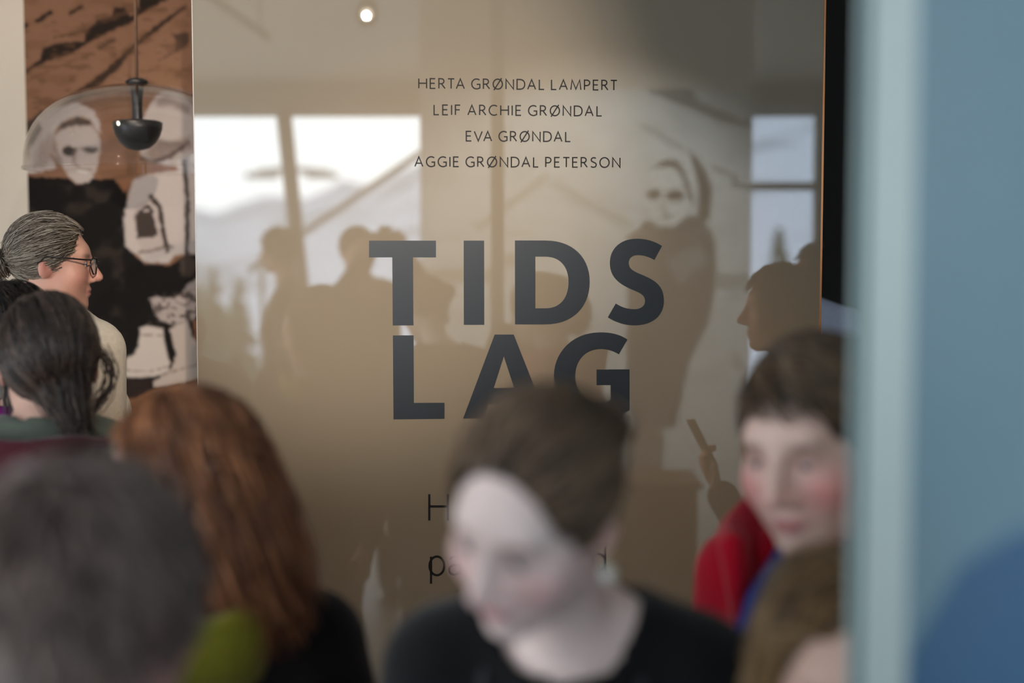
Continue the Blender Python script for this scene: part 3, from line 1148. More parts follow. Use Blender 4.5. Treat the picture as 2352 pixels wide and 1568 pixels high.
mk('core_bowl', v, f, MATS['dark_metal'], pend, smooth=True)
v, f = tube([pc + [0, 0, pz(183)], (pc[0], pc[1], ZC)], 0.0045, 10)
mat('cord_grey', (110, 84, 66), 0.6, 0.3, 0.2, 80)
mk('cord', v, f, MATS['cord_grey'], pend, smooth=True)
v, f = lathe([(0.0, ZC - pc[2] - 0.03), (0.05, ZC - pc[2] - 0.03), (0.055, ZC - pc[2] - 0.02), (0.055, ZC - pc[2])], pc, n=24)
mk('ceiling_rose', v, f, MATS['dark_metal'], pend)

# ------------------------------------------------------------------ lamps on ceiling tracks
emit_mat('lamp_glow', (255, 236, 210), 5.0)


def spot_lamp(pos, target, power, angle, blend, colr, label, size=0.010):
    pos = np.asarray(pos, float)
    target = np.asarray(target, float)
    ax_ = target - pos
    ax_ /= np.linalg.norm(ax_)
    t = thing('spot_lamp', label, 'lamp', (pos[0], pos[1], pos[2]), 'gallery spot lamps on the ceiling tracks')
    v, f = lathe([(0.0, -0.17), (0.036, -0.168), (0.045, -0.15), (0.045, 0.0), (0.041, 0.0), (0.041, -0.03), (0.0, -0.032)], pos, ax_, 28)
    mk('housing', v, f, MATS['dark_metal'], t, smooth=True)
    v, f = lathe([(0.024, -0.028), (0.018, -0.024), (0.0, -0.022)], pos, ax_, 28)
    mk('lens', v, f, MATS['lamp_glow'], t, smooth=True)
    mid = pos - ax_ * 0.09
    v, f = tube([mid, mid + [0, 0, 0.09], (mid[0], mid[1], 2.985)], 0.008, 8)
    mk('stem', v, f, MATS['dark_metal'], t)
    v, f = box((mid[0], mid[1], 2.955), (0.05, 0.10, 0.05), None, 0.005)
    mk('adapter', v, f, MATS['dark_metal'], t)
    ld = bpy.data.lights.new('spot_beam', 'SPOT')
    ld.energy = power
    ld.spot_size = math.radians(angle)
    ld.spot_blend = blend
    ld.color = colr
    ld.shadow_soft_size = size
    lo = bpy.data.objects.new('spot_beam', ld)
    lo.location = pos + ax_ * 0.02 - np.array(t.location)
    lo.rotation_euler = Vector(ax_).to_track_quat('-Z', 'Y').to_euler()
    COL.objects.link(lo)
    lo.parent = t
    return t


def track(p0, p1, label):
    p0, p1 = np.asarray(p0, float), np.asarray(p1, float)
    c = (p0 + p1) / 2
    L = np.linalg.norm(p1 - p0)
    R = Rz(math.atan2(p1[1] - p0[1], p1[0] - p0[0]))
    t = thing('lighting_track', label, 'lighting track', c)
    v, f = box(c, (L, 0.04, 0.036), R, 0.004)
    mk('rail', v, f, MATS['dark_metal'], t)
    for u in (-0.42, 0.42):
        q = c + (p1 - p0) * u
        v, f = tube([q, (q[0], q[1], ZC)], 0.006, 8)
        mk('hanger_rod', v, f, MATS['dark_metal'], t)
    return t


WARM = (1.0, 0.83, 0.68)
l1 = MW(842, 35, 5.5)
tg1 = on_panel(900, 330)
s1 = spot_lamp(l1, pan(tg1[0] - 0.10, 1.98), 300, 37, 0.7, (1.0, 0.90, 0.79), 'round black spot lamp shining on the title panel, mirrored near its top')
spot_lamp((-0.15, 2.02, 2.86), pan(0.0, 0.95), 100, 66, 0.85, (1.0, 0.76, 0.54), 'added warm spot lamp above the crowd aimed at the foot of the panel')  # unseen lamp, added to warm and brighten the lower panel
track((-0.9, 1.955, 3.0), (0.6, 1.955, 3.0), 'short black lighting track added to carry the warm spot near the panel')
track((l1[0] - 0.6, l1[1] - 0.08, 3.0), (l1[0] + 2.6, l1[1] - 0.10, 3.0), 'black lighting track above the crowd carrying the panel spot')
a_, b_ = MW(470, -5, 6.7), MW(615, 85, 8.1)
zt_ = 2.9
a_[2] = b_[2] = zt_
dd = b_ - a_
track(a_ - dd * 0.8, b_, 'dark ceiling track mirrored as a slanting bar at the panel top left')
track((-2.6, 3.2, 3.0), (-0.8, 3.2, 3.0), 'black lighting track in front of the mural')
spot_lamp((-1.15, 3.2, 2.86), (-1.25, YB, 1.75), 42, 80, 0.6, WARM, 'spot lamp over the brown mural, nearer the panel')
spot_lamp((-2.3, 3.2, 2.86), (-2.0, YB, 1.7), 27, 85, 0.6, (1.0, 0.86, 0.72), 'spot lamp lighting the cream wall left of the mural')
pm = M2((bx0 + bx1) / 2, PDp)
lm = M2((bx0 + bx1) / 2 + 0.2, PDp - 1.9)
spot_lamp((lm[0], lm[1], 2.86), (pm[0], pm[1], 1.5), 230, 66, 0.7, (0.95, 1.0, 1.0), 'added spot lamp behind the camera lighting the grey mural')  # unseen lamp, added so the mirrored mural is bright enough

# ------------------------------------------------------------------ people
def rgb_lin(c):
    return np.array(lin(c))


def head_prims(hc, R, sc=1.0, closed=False):
    P = []

    def e(c, r, k, op='u', rl=None):
        P.append(E(hc + R @ (np.array(c) * sc), np.array(r) * sc, k * sc, R if rl is None else R @ rl, op))

    def c(a, b, ra, rb, k, op='u'):
        P.append(C(hc + R @ (np.array(a) * sc), hc + R @ (np.array(b) * sc), ra * sc, rb * sc, k * sc, op))
    e((0, -0.014, 0.032), (0.073, 0.090, 0.083), 0.02)
    e((0, 0.026, -0.026), (0.061, 0.062, 0.084), 0.03)
    e((0, 0.014, -0.058), (0.058, 0.056, 0.042), 0.03)
    e((0, 0.066, -0.097), (0.020, 0.018, 0.016), 0.03)
    e((0, 0.068, 0.030), (0.046, 0.016, 0.020), 0.02)
    for s in (-1, 1):
        e((s * 0.040, 0.053, -0.026), (0.024, 0.023, 0.024), 0.022)
        e((s * 0.030, 0.094, 0.006), (0.016, 0.016, 0.011), 0.012, 's')
        e((s * 0.030, 0.0655, 0.005), (0.0145, 0.0145, 0.0125), 0.005)
        e((s * 0.0125, 0.093, -0.034), (0.0085, 0.010, 0.0075), 0.008)
        e((s * 0.071, -0.012, -0.004), (0.0085, 0.019, 0.031), 0.006, 'u', Rz(s * 0.35) @ Rx(-0.15))
        e((s * 0.079, -0.006, 0.0), (0.005, 0.009, 0.015), 0.004, 's', Rz(s * 0.35))
    c((0, 0.084, 0.014), (0, 0.108, -0.026), 0.0075, 0.0115, 0.012)
    e((0, 0.0835, -0.0575), (0.021, 0.0095, 0.0065), 0.006)
    e((0, 0.0820, -0.0690), (0.018, 0.0100, 0.0075), 0.006)
    e((0, 0.0960, -0.0632), (0.022, 0.0085, 0.0016), 0.003, 's')
    return P


def hand_prims(wr, dr, pn, side, curl=0.35, spread=0.25, s=1.0):
    """wrist, direction of fingers, palm normal (towards what is held), thumb side (unit vector)"""
    wr, dr, pn, side = [np.asarray(q, float) for q in (wr, dr, pn, side)]
    dr = dr / np.linalg.norm(dr)
    pn = pn - dr * pn.dot(dr)
    pn /= np.linalg.norm(pn)
    lat = np.cross(dr, pn)
    lat *= np.sign(lat.dot(side)) if abs(lat.dot(side)) > 1e-6 else 1
    P = [E(wr + dr * 0.045 * s, np.array([0.041, 0.048, 0.015]) * s, 0.012, np.stack([lat, dr, pn], 1))]
    for i, (o, L) in enumerate(((0.028, 0.070), (0.0095, 0.078), (-0.0095, 0.073), (-0.028, 0.058))):
        p = wr + (dr * 0.083 + lat * o) * s
        d = dr + lat * o * spread * 6
        d /= np.linalg.norm(d)
        for j, (fr, r0, r1) in enumerate(((0.45, 0.0092, 0.0085), (0.31, 0.0085, 0.0078), (0.24, 0.0078, 0.0066))):
            ang = curl * (j + 0.5)
            dd = d * math.cos(ang) + pn * math.sin(ang)
            q = p + dd * L * fr * s
            P.append(C(p, q, r0 * s, r1 * s, 0.003))
            p = q
    p = wr + (dr * 0.03 + lat * 0.034) * s
    d = dr * 0.7 + lat * 0.7 + pn * 0.2
    q = p + d / np.linalg.norm(d) * 0.038 * s
    P.append(C(p, q, 0.0125 * s, 0.0105 * s, 0.008))
    d = dr * 0.95 + lat * 0.15 + pn * 0.35
    P.append(C(q, q + d / np.linalg.norm(d) * 0.034 * s, 0.0105 * s, 0.0080 * s, 0.004))
    return P


def strand_mesh(P, r, taper=True):
    """P: n strands x m points -> three-sided tubes"""
    n, m, _ = P.shape
    T = np.gradient(P, axis=1)
    T /= np.linalg.norm(T, axis=2, keepdims=True) + 1e-9
    up = np.broadcast_to(np.array([0.31, 0.62, 0.72]), T.shape)
    X = np.cross(T, up)
    X /= np.linalg.norm(X, axis=2, keepdims=True) + 1e-9
    Y = np.cross(T, X)
    rr = np.full(m, r)
    if taper:
        rr = r * np.clip(np.minimum(np.linspace(0.6, 3.0, m), np.linspace(4.0, 0.25, m)), 0, 1)
    rings = []
    for k in range(3):
        a = 2 * math.pi * k / 3
        rings.append(P + (X * math.cos(a) + Y * math.sin(a)) * rr[None, :, None])
    V = np.stack(rings, 2).reshape(-1, 3)
    s = np.arange(n)[:, None, None]
    i = np.arange(m - 1)[None, :, None]
    k = np.arange(3)[None, None, :]
    b = s * m * 3 + i * 3
    F = np.stack([b + k, b + (k + 1) % 3, b + 3 + (k + 1) % 3, b + 3 + k], -1).reshape(-1, 4)
    return V, F


FORE = [0.108, -0.045]      # height of the hairline opening, lowest hair at the nape
HC0 = np.array([0, -0.016, 0.034])
HR0 = np.array([0.077, 0.095, 0.088])


def push_out(p, off):
    q = (p - HC0) / HR0
    L = np.linalg.norm(q, axis=-1, keepdims=True)
    f = np.maximum(L, 1 + off) / (L + 1e-9)
    return HC0 + HR0 * q * f


def scalp_points(n, rng, hair_front=0.055):
    out = []
    while len(out) < n:
        u = rng.normal(size=(n * 3, 3))
        u /= np.linalg.norm(u, axis=1, keepdims=True)
        p = HC0 + HR0 * u
        face = ((p[:, 0] / 0.086) ** 2 + ((p[:, 1] - 0.118) / 0.097) ** 2 + ((p[:, 2] + 0.008) / FORE[0]) ** 2) < 1
        low = p[:, 2] < FORE[1] + np.maximum(0, (p[:, 1] + 0.02)) * 0.9
        p = p[~face & ~low]
        out += list(p)
    return np.array(out[:n])


def comb_back(rng, n, tie, m=9, loose=0.05, tail=None, wave=0.0):
    """hair drawn from the scalp to a tie, then an optional tail (vector list)"""
    p0 = scalp_points(n, rng)
    tie = np.asarray(tie, float)
    off = rng.uniform(0.035, 0.11, (n, 1))
    t = np.linspace(0, 1, m)
    P = np.zeros((n, m, 3))
    jit = rng.normal(size=(n, 3)) * 0.010
    for i, u in enumerate(t):
        q = p0 * (1 - u) + (tie + jit) * u
        q = q + rng.normal(size=(n, 3)) * 0.0012 * math.sin(u * math.pi)
        lim = off * (1 - 0.5 * u) + loose * math.sin(u * math.pi) * rng.uniform(0.2, 1, (n, 1)) * 0.3
        P[:, i] = push_out(q, lim) if u < 0.93 else q
    return P


def hang(rng, n, part_x, g, length, m=14, width=0.03, front=False, back=0.25, outw=0.5, wav=0.0, puff=0.20):
    """loose hair from a parting, falling with gravity and kept off the skull"""
    p = scalp_points(n, rng)
    sd = np.where(p[:, 0] >= part_x, 1.0, -1.0)[:, None]
    P = np.zeros((n, m, 3))
    lens = length * rng.uniform(0.72, 1.0, (n, 1))
    step = lens / (m - 1)
    off = rng.uniform(0.04, puff, (n, 1))
    ph = rng.uniform(0, 6.28, (n, 1))
    for i in range(m):
        P[:, i] = p
        u = i / (m - 1)
        d = np.concatenate([sd, np.full((n, 1), -back), np.zeros((n, 1))], 1) * outw * max(0.0, 1 - 2.2 * u) + g[None] * (0.35 + 1.2 * u)
        d = d + rng.normal(size=(n, 3)) * 0.10
        if wav:
            d[:, :1] += np.sin(ph + i * 1.1) * wav
        d /= np.linalg.norm(d, axis=1, keepdims=True)
        p = push_out(p + d * step, off * min(1, 0.3 + u * 1.5))
        # keep the face free
        infront = (p[:, 1] > 0.045) & (p[:, 2] < 0.075)
        p[infront, 1] = 0.045 + (p[infront, 1] - 0.045) * 0.3
        side = infront & (np.abs(p[:, 0]) < 0.066)
        p[side, 0] = np.sign(p[side, 0] + 1e-6) * 0.068
    return P


def crop(rng, n, whorl, g, length, m=7, lift=0.10):
    p = scalp_points(n, rng)
    P = np.zeros((n, m, 3))
    L = length * rng.uniform(0.5, 1.0, (n, 1))
    off0 = rng.uniform(0.03, 0.07, (n, 1))
    for i in range(m):
        P[:, i] = p
        d = p - np.asarray(whorl)
        d /= np.linalg.norm(d, axis=1, keepdims=True) + 1e-6
        d = d + g[None] * 0.5 + rng.normal(size=(n, 3)) * 0.16
        d /= np.linalg.norm(d, axis=1, keepdims=True)
        p = push_out(p + d * L / (m - 1), off0 + lift * i / (m - 1))
    return P


def sweep(rng, n, d0, g, length, m=10, lift=0.16):
    """hair combed across in one direction"""
    p = scalp_points(n, rng)
    P = np.zeros((n, m, 3))
    L = length * rng.uniform(0.6, 1.0, (n, 1))
    off = rng.uniform(0.03, lift, (n, 1))
    d0 = np.asarray(d0, float)
    for i in range(m):
        P[:, i] = p
        u = i / (m - 1)
        d = d0[None] * (1 - 0.7 * u) + g[None] * (0.2 + 0.9 * u) + rng.normal(size=(n, 3)) * 0.12
        d /= np.linalg.norm(d, axis=1, keepdims=True)
        p = push_out(p + d * L / (m - 1), off * min(1, 0.4 + u))
        f_ = (p[:, 1] > 0.05) & (p[:, 2] < 0.055)
        p[f_, 1] = 0.05 + (p[f_, 1] - 0.05) * 0.4
    return P


def hair_tint(rng, n, m, dark, light, bias=1.6):
    t = rng.uniform(0, 1, (n, 1)) ** bias
    c = rgb_lin(dark) * (1 - t) + rgb_lin(light) * t
    return np.repeat(c, m * 3, axis=0)


HN = [0]


def person(label, head, yaw, pitch=0, roll=0, byaw=None, lean=(0, 0), skin=(205, 165, 148), hair_dark=(40, 30, 25), hair_light=(110, 85, 65),
           top=('jacket', (30, 30, 32)), trousers=(32, 33, 40), style=None, fine=0.0055, coarse=0.016, sc=1.0, arms=None, neck_r=0.051, hole=0.066,
           hole_drop=0.0, flush=0.25, lips=(178, 110, 108), group=None, cap=True, brow=None, broad=1.0, eyes=True, cap_grow=0.004, drop=0.205, face_open=True, lids=False, hood=None, fine_hands=False, fore=0.108, nape=-0.045, wind=(0, 0)):
    """a standing person; yaw 0 looks away from the camera, 90 to the picture's left, 180 at the camera"""
    HN[0] += 1
    FORE[0], FORE[1] = fore, nape
    rng = np.random.default_rng(100 + HN[0])
    hc = np.asarray(head, float)
    yaw, pitch, roll = math.radians(yaw), math.radians(pitch), math.radians(roll)
    by = yaw if byaw is None else math.radians(byaw)
    R = Rz(yaw) @ Rx(pitch) @ Ry(roll)
    B = Rz(by)
    zs = hc[2] - drop
    base = np.array([hc[0] + lean[0], hc[1] + lean[1], 0.0]) - B @ np.array([0, 0.035, 0])
    s = zs / 1.40

    def b(x, y, z):
        return base + B @ np.array([x * broad, y, z * s])
    root = thing('person', label, 'person', base, group)
    lo = {'L': -1, 'R': 1}
    A = {}
    for k, sg in lo.items():
        if arms and k in arms:
            A[k] = arms[k]
        else:
            A[k] = dict(el=b(sg * 0.235, -0.03, 1.10), wr=b(sg * 0.245, 0.05, 0.86), dr=B @ np.array([0, 0.15, -1]), pn=B @ np.array([-sg, 0, 0]), side=B @ np.array([0, 1, 0]), curl=0.25)

    def torso(g):
        P = [E(b(0, 0, 1.24), np.array([0.150 * broad, 0.105, 0.19]) + g, 0.04, B), E(b(0, -0.02, 1.335), np.array([0.150 * broad, 0.080, 0.085]) + g, 0.04, B),
             E(b(0, 0.005, 1.05), np.array([0.135, 0.100, 0.17]) + g, 0.05, B), E(b(0, -0.01, 0.92), np.array([0.165, 0.115, 0.13]) + g, 0.05, B)]
        for sg in (-1, 1):
            P.append(C(b(0, -0.018, 1.445), b(sg * 0.155, -0.012, 1.385), 0.045 + g, 0.050 + g, 0.03))
            P.append(E(b(sg * 0.068, 0.068, 1.225), np.array([0.062, 0.048, 0.062]) + g, 0.04, B))
        return P

    def arm(k, g, wrist_cut=1.0):
        sg = lo[k]
        a = A[k]
        sh = b(sg * 0.178, -0.008, 1.375)
        el, wr = np.asarray(a['el'], float), np.asarray(a['wr'], float)
        return [C(sh, el, 0.052 + g, 0.041 + g, 0.03), C(el, el + (wr - el) * wrist_cut, 0.041 + g, 0.027 + g * 1.3, 0.015)]

    def legs(g):
        P = []
        for sg in (-1, 1):
            P += [C(b(sg * 0.088, -0.005, 0.88), b(sg * 0.095, 0.01, 0.49), 0.086 + g, 0.056 + g, 0.03), C(b(sg * 0.095, 0.01, 0.49), b(sg * 0.10, -0.02, 0.10), 0.056 + g, 0.038 + g * 1.5, 0.03)]
        return P

    def feet(g):
        P = []
        for sg in (-1, 1):
            h0 = 0.048 + g
            P += [E(base + B @ np.array([sg * 0.10 * broad, -0.03, h0]), np.array([0.040, 0.050, 0.044]) + g, 0.02, B), C(base + B @ np.array([sg * 0.10 * broad, -0.02, h0 * 0.9]), base + B @ np.array([sg * 0.115 * broad, 0.125, 0.030 + g]), 0.036 + g, 0.026 + g, 0.02)]
        return P
    # body
    P = torso(0) + arm('L', 0) + arm('R', 0) + legs(0) + feet(0)
    nb = b(0, -0.01, 1.40)
    P.append(C(hc + R @ np.array([0, -0.022, -0.055]) * sc, nb, neck_r * sc, neck_r * 1.12 * sc, 0.03))
    P += head_prims(hc, R, sc)
    for k in lo:
        a = A[k]
        P += hand_prims(a['wr'], a['dr'], a['pn'], a['side'], a.get('curl', 0.3))
    fz = [(hc - 0.125, hc + 0.125, fine)]
    if fine_hands:
        for k in fine_hands:
            w_ = np.asarray(A[k]['wr'], float)
            fz.append((w_ - 0.16, w_ + 0.16, 0.006))
    V, Q = surface(P, coarse, fz)
    loc = ((V - hc) @ R) / sc
    sk = rgb_lin(skin)
    tint = np.repeat(sk[None], len(V), 0)

    def gs(c, r):
        return np.exp(-(((loc - np.array(c)) / np.array(r)) ** 2).sum(1))

    def blend(m_, c):
        nonlocal tint
        tint = tint * (1 - m_[:, None]) + rgb_lin(c) * m_[:, None]
    for sg in (-1, 1):
        blend(np.clip(flush * gs((sg * 0.046, 0.062, -0.028), (0.030, 0.040, 0.027)), 0, 1), (205, 88, 90))
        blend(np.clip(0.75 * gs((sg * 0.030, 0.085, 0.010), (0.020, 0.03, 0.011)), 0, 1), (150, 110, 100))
        if brow:
            blend(np.clip(0.9 * gs((sg * 0.032, 0.085, 0.0255), (0.017, 0.03, 0.0045)), 0, 1), brow)
        blend(np.clip(0.55 * gs((sg * 0.078, -0.01, 0.0), (0.014, 0.025, 0.035)), 0, 1), (205, 110, 98))
    blend(np.clip(0.3 * gs((0, 0.112, -0.028), (0.016, 0.02, 0.014)), 0, 1), (205, 110, 105))
    blend(np.clip(1.3 * gs((0, 0.088, -0.0632), (0.021, 0.02, 0.0085)), 0, 0.9), lips)
    scal = ((loc[:, 0] / 0.086) ** 2 + ((loc[:, 1] - 0.118) / 0.097) ** 2 + ((loc[:, 2] + 0.008) / fore) ** 2 > 1) & (loc[:, 2] > -0.035 + np.maximum(0, loc[:, 1] + 0.02) * 0.9) & (np.abs(loc) < 0.13).all(1) & (np.abs(loc[:, 0]) < 0.0735)
    if style:
        tint[scal] = rgb_lin(hair_dark) * 1.2
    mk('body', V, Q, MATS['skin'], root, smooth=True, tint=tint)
    if eyes:
        for sg in (-1, 1):
            ec = hc + R @ (np.array([sg * 0.030, 0.0685, 0.004]) * sc)
            Vv, Ff = lathe([(0.0001, 0.0125)] + [(0.0125 * math.sin(t), 0.0125 * math.cos(t)) for t in np.linspace(0.1, 3.0, 12)] + [(0.0001, -0.0125)], ec, R @ np.array([0, 1, -0.10 if not lids else -0.9]), 20)
            Vv = np.array(Vv)
            ax_ = R @ np.array([0, 1, -0.10])
            dt = ((Vv - ec) / 0.0125) @ (ax_ / np.linalg.norm(ax_))
            cc = np.where(dt[:, None] > 0.955, rgb_lin((12, 10, 10)), np.where(dt[:, None] > 0.84, rgb_lin((70, 84, 92)), rgb_lin((205, 196, 190))))
            mk('eye', Vv, Ff, MATS['eye_surface'], root, smooth=True, tint=cc)
    # clothing
    tname, tcol = top[0], top[1]
    mt = mat(tname + '_cloth_%d' % HN[0], tcol, 0.85, 0.15, 0.14, 90, 0.15, sheen=0.15)
    P = torso(0.014) + arm('L', 0.013, 0.97) + arm('R', 0.013, 0.97)
    P.append(C(nb + B @ np.array([0, 0.012, -0.005 - hole_drop]), nb + B @ np.array([0, 0.012, 0.15]), hole, hole * 1.05, 0.012, 's'))
    if hole_drop:
        P.append(E(nb + B @ np.array([0, 0.085, -0.02 - hole_drop * 0.5]), np.array([hole * 0.9, 0.05, 0.03 + hole_drop * 0.6]), 0.015, B, 's'))
    V, Q = surface(P, coarse * 0.95, [(nb - 0.13, nb + 0.13, 0.009)])
    mk(tname, V, Q, mt, root, smooth=True)
    mtr = mat('trouser_cloth_%d' % HN[0], trousers, 0.85, 0.15, 0.1, 90, 0.1)
    P = legs(0.014) + [E(b(0, -0.01, 0.92), np.array([0.165, 0.115, 0.13]) + 0.010, 0.05, B)]
    V, Q = surface(P, 0.02)
    mk('trousers', V, Q, mtr, root, smooth=True)
    V, Q = surface(feet(0.010), 0.012, extra=[(lambda X, Y, Z: -Z + 0.002, 0.004)])
    for sg in (-1, 1):
        sel = ((V - base) @ B)[:, 0] * sg > 0
        ids = np.nonzero(sel)[0]
        mp_ = -np.ones(len(V), int)
        mp_[ids] = np.arange(len(ids))
        qq = mp_[Q]
        qq = qq[(qq >= 0).all(1)]
        mk('shoe', V[ids], qq, MATS['shoe_leather'], root, smooth=True)
    # hair
    if style:
        g = R.T @ np.array([wind[0], wind[1], -1.0])
        hm = mat('hair_mass_%d' % HN[0], [int(v_ * 0.9) for v_ in hair_dark], 0.6, 0.3, 0.35, 60, 0.2, stretch=(3, 3, 0.6))
        prims, Ps, rad = style(rng, g)
        style_long = sum(1 for q in prims if q[0] == 'c') >= 3
        if cap:
            gcap = cap_grow
            cp = [E((0, -0.016, 0.034), (0.073 + gcap, 0.092 + gcap, 0.084 + gcap), 0.02)] + prims
            if face_open:
                cp += [E((0, 0.118, -0.008), (0.086, 0.097, fore), 0.008, None, 's')]
            cp += [E((sg * 0.090, -0.006, -0.014), (0.026, 0.026, 0.036), 0.008, None, 's') for sg in (-1, 1)] if face_open == True else []
            V, Q = surface(cp, 0.0065, extra=None if style_long else [(lambda X, Y, Z: np.where(Y < -0.115, -1.0, -(Z + 0.017 - nape - np.maximum(0, Y + 0.02) * 0.75)), 0.012)])
            hairo = mk('hair', hc + (V * sc) @ R.T, Q, hm, root, smooth=True)
        else:
            hairo = root
        Vs, Fs, Ts, n0 = [], [], [], 0
        for Pp in Ps:
            n, m, _ = Pp.shape
            v_, f_ = strand_mesh(Pp, rad)
            Vs.append(v_)
            Fs.append(f_ + n0)
            n0 += len(v_)
            Ts.append(hair_tint(rng, n, m, hair_dark, hair_light))
        o = mk('strands', hc + (np.concatenate(Vs) * sc) @ R.T, np.concatenate(Fs), MATS['hair_strand'], hairo, smooth=True, tint=np.concatenate(Ts))
        o['kind'] = 'stuff'
    root['_n'] = HN[0]
    del root['_n']
    return dict(root=root, hc=hc, R=R, nb=nb, B=B, b=b, s=s, base=base, A=A)


mat('shoe_leather', (34, 28, 26), 0.5, 0.4, 0.15, 40)


def local_tube(p, pts, r, n=8):
    pts = np.array([p['hc'] + p['R'] @ np.array(q) for q in pts])
    return tube(pts, r, n)


def collar_ring(p, name, rgb, r0=0.085, r1=0.10, z0=-0.03, z1=0.07, th=0.016, back=0.0, gap=0.0, m=None, tilt=0.25, wob=0.0):
    """cloth ring round the neck with a thick edge; gap opens it at the front (radians)"""
    nb, B = p['nb'], p['B']
    n = 40
    rows = []
    for i in range(n + 1):
        a = gap / 2 + (2 * math.pi - gap) * i / n + math.pi / 2
        ca, sa = math.cos(a), math.sin(a)
        w_ = 1 + wob * math.sin(a * 5 + 1)
        ring = []
        for (r, z, o) in ((r0, z0, 0), (r1, z1, 0), (r1 + th * 0.5, z1 + th * 0.5, 0), (r1 + th, z1, 0), (r0 + th * 1.5, z0, 0)):
            y = sa * r * 1.02
            ring.append(nb + B @ np.array([ca * r * w_, y - back, z * w_ - sa * r * tilt]))
        rows.append(ring)
    V = [q for r_ in rows for q in r_]
    k = 5
    F = []
    cnt = n
    for i in range(cnt):
        for j in range(k):
            F.append((i * k + j, i * k + (j + 1) % k, (i + 1) * k + (j + 1) % k, (i + 1) * k + j))
    F.append(tuple(range(k))[::-1])
    F.append(tuple(n * k + j for j in range(k)))
    o = mk(name, V, F, m or mat(name + '_%d' % HN[0], rgb, 0.85, 0.15, 0.12, 60, 0.2, sheen=0.2), p['root'], smooth=True)
    return o


# --- styles
def st_bun(tie, bun_r, n=1500, rad=0.0011, loops=260, strands_m=9):
    def f(rng, g):
        P = comb_back(rng, n, tie, strands_m)
        tc_ = np.asarray(tie, float)
        d = tc_ - HC0
        d /= np.linalg.norm(d)
        c = tc_ + d * bun_r * 0.5
        x, y, _ = frame_to(d)
        Q = np.zeros((loops, 12, 3))
        a0 = rng.uniform(0, 6.28, loops)
        rr = bun_r * rng.uniform(0.55, 1.12, loops)
        h = rng.uniform(-0.5, 0.7, loops) * bun_r
        for i in range(12):
            a = a0 + i * 0.33
            Q[:, i] = c + rr[:, None] * (np.cos(a)[:, None] * x + np.sin(a)[:, None] * y) * np.sqrt(np.clip(1 - (h / bun_r) ** 2, 0.2, 1))[:, None] + h[:, None] * d + rng.normal(size=(loops, 3)) * 0.002
        return [E(c, bun_r * 0.95, 0.01)], [P, Q], rad
    return f


def st_pony(tie, tail_len, n=1900, rad=0.0011, tail_dir=None, side=None):
    def f(rng, g):
        P = comb_back(rng, n, tie, 10, loose=0.10)
        nt_ = 520
        T = np.zeros((nt_, 12, 3))
        d = np.asarray(tie, float) - HC0
        d[2] = 0
        d /= np.linalg.norm(d)
        j = rng.normal(size=(nt_, 3)) * 0.012
        L = tail_len * rng.uniform(0.6, 1, nt_)
        ph = rng.uniform(0, 6.28, nt_)
        for i in range(12):
            u = i / 11
            T[:, i] = np.asarray(tie) + d * 0.030 * math.sin(min(1, u * 1.6) * math.pi / 2) + g * (L * u)[:, None] + j * (0.5 + 1.6 * u) + np.stack([np.sin(ph + u * 5) * 0.006 * u] * 3, 1)
        # a few stray curls at the side
        S = []
        if side is not None:
            ns = 26
            S = np.zeros((ns, 12, 3))
            p0 = np.asarray(side) + rng.normal(size=(ns, 3)) * 0.006
            for i in range(12):
                u = i / 11
                S[:, i] = p0 + g * 0.10 * u + np.stack([0.022 * np.sin(u * 4.5 + rng.uniform(-0.3, 0.3, ns)), -0.01 * u * np.ones(ns), 0.012 * np.cos(u * 4.5) * np.ones(ns)], 1)
        return [C(tie, np.asarray(tie) + d * 0.02 + g * tail_len * 0.55, 0.018, 0.022, 0.01)], [P, T] + ([S] if len(S) else []), rad
    return f


def st_hang(length, part_x=0.0, n=2200, rad=0.0013, sides=True, back=0.25, extra=None, wav=0.0, puff=0.20):
    def f(rng, g):
        P = hang(rng, n, part_x, g, length, back=back, wav=wav, puff=puff)
        pr = []
        if sides:
            for sg in (-1, 1):
                a = np.array([sg * 0.070, -0.028, 0.01])
                pr.append(C(a, a + g * (length * 0.48) + np.array([sg * 0.012, -0.01, 0]), 0.024, 0.018, 0.02))
            a = np.array([0, -0.075, 0.0])
            pr.append(C(a, a + g * length * 0.50, 0.038, 0.030, 0.03))
        return pr + (extra or []), [P], rad
    return f


def st_crop(length=0.05, n=2400, rad=0.0012, whorl=(0, -0.06, 0.12), lift=0.10):
    def f(rng, g):
        return [], [crop(rng, n, whorl, g, length, lift=lift)], rad
    return f


def st_sweep(d0, length=0.13, n=2200, rad=0.0013, lift=0.2, extra=None):
    def f(rng, g):
        return (extra or []), [sweep(rng, n, d0, g, length, lift=lift)], rad
    return f


# 1 glasses wearer in profile beside the mural
h = W(122, 607, 3.42)
p = person('person in cream jumper and dark glasses, grey-blond hair in a bun, facing the mural', h, -76, -3, 0, byaw=-44, drop=0.172, lean=(0.05, 0.0), skin=(212, 158, 136), hair_dark=(92, 76, 62), hair_light=(190, 176, 158),
           top=('jumper', (214, 202, 184)), style=st_bun((0.0, -0.112, 0.0), 0.036, 1800, 0.0010), brow=(120, 90, 70), fine=0.0045, sc=0.98, trousers=(40, 42, 52), broad=0.98)
gm = mat('spectacle_frame', (26, 20, 20), 0.3, 0.5, 0.1, 50)
v, f = local_tube(p, [(-0.052, 0.088, 0.012), (-0.050, 0.093, 0.020), (-0.012, 0.100, 0.020), (-0.010, 0.101, 0.0), (-0.018, 0.100, -0.018), (-0.042, 0.095, -0.018), (-0.052, 0.089, 0.0), (-0.052, 0.088, 0.012)], 0.0016)
parts = [(v, f)]
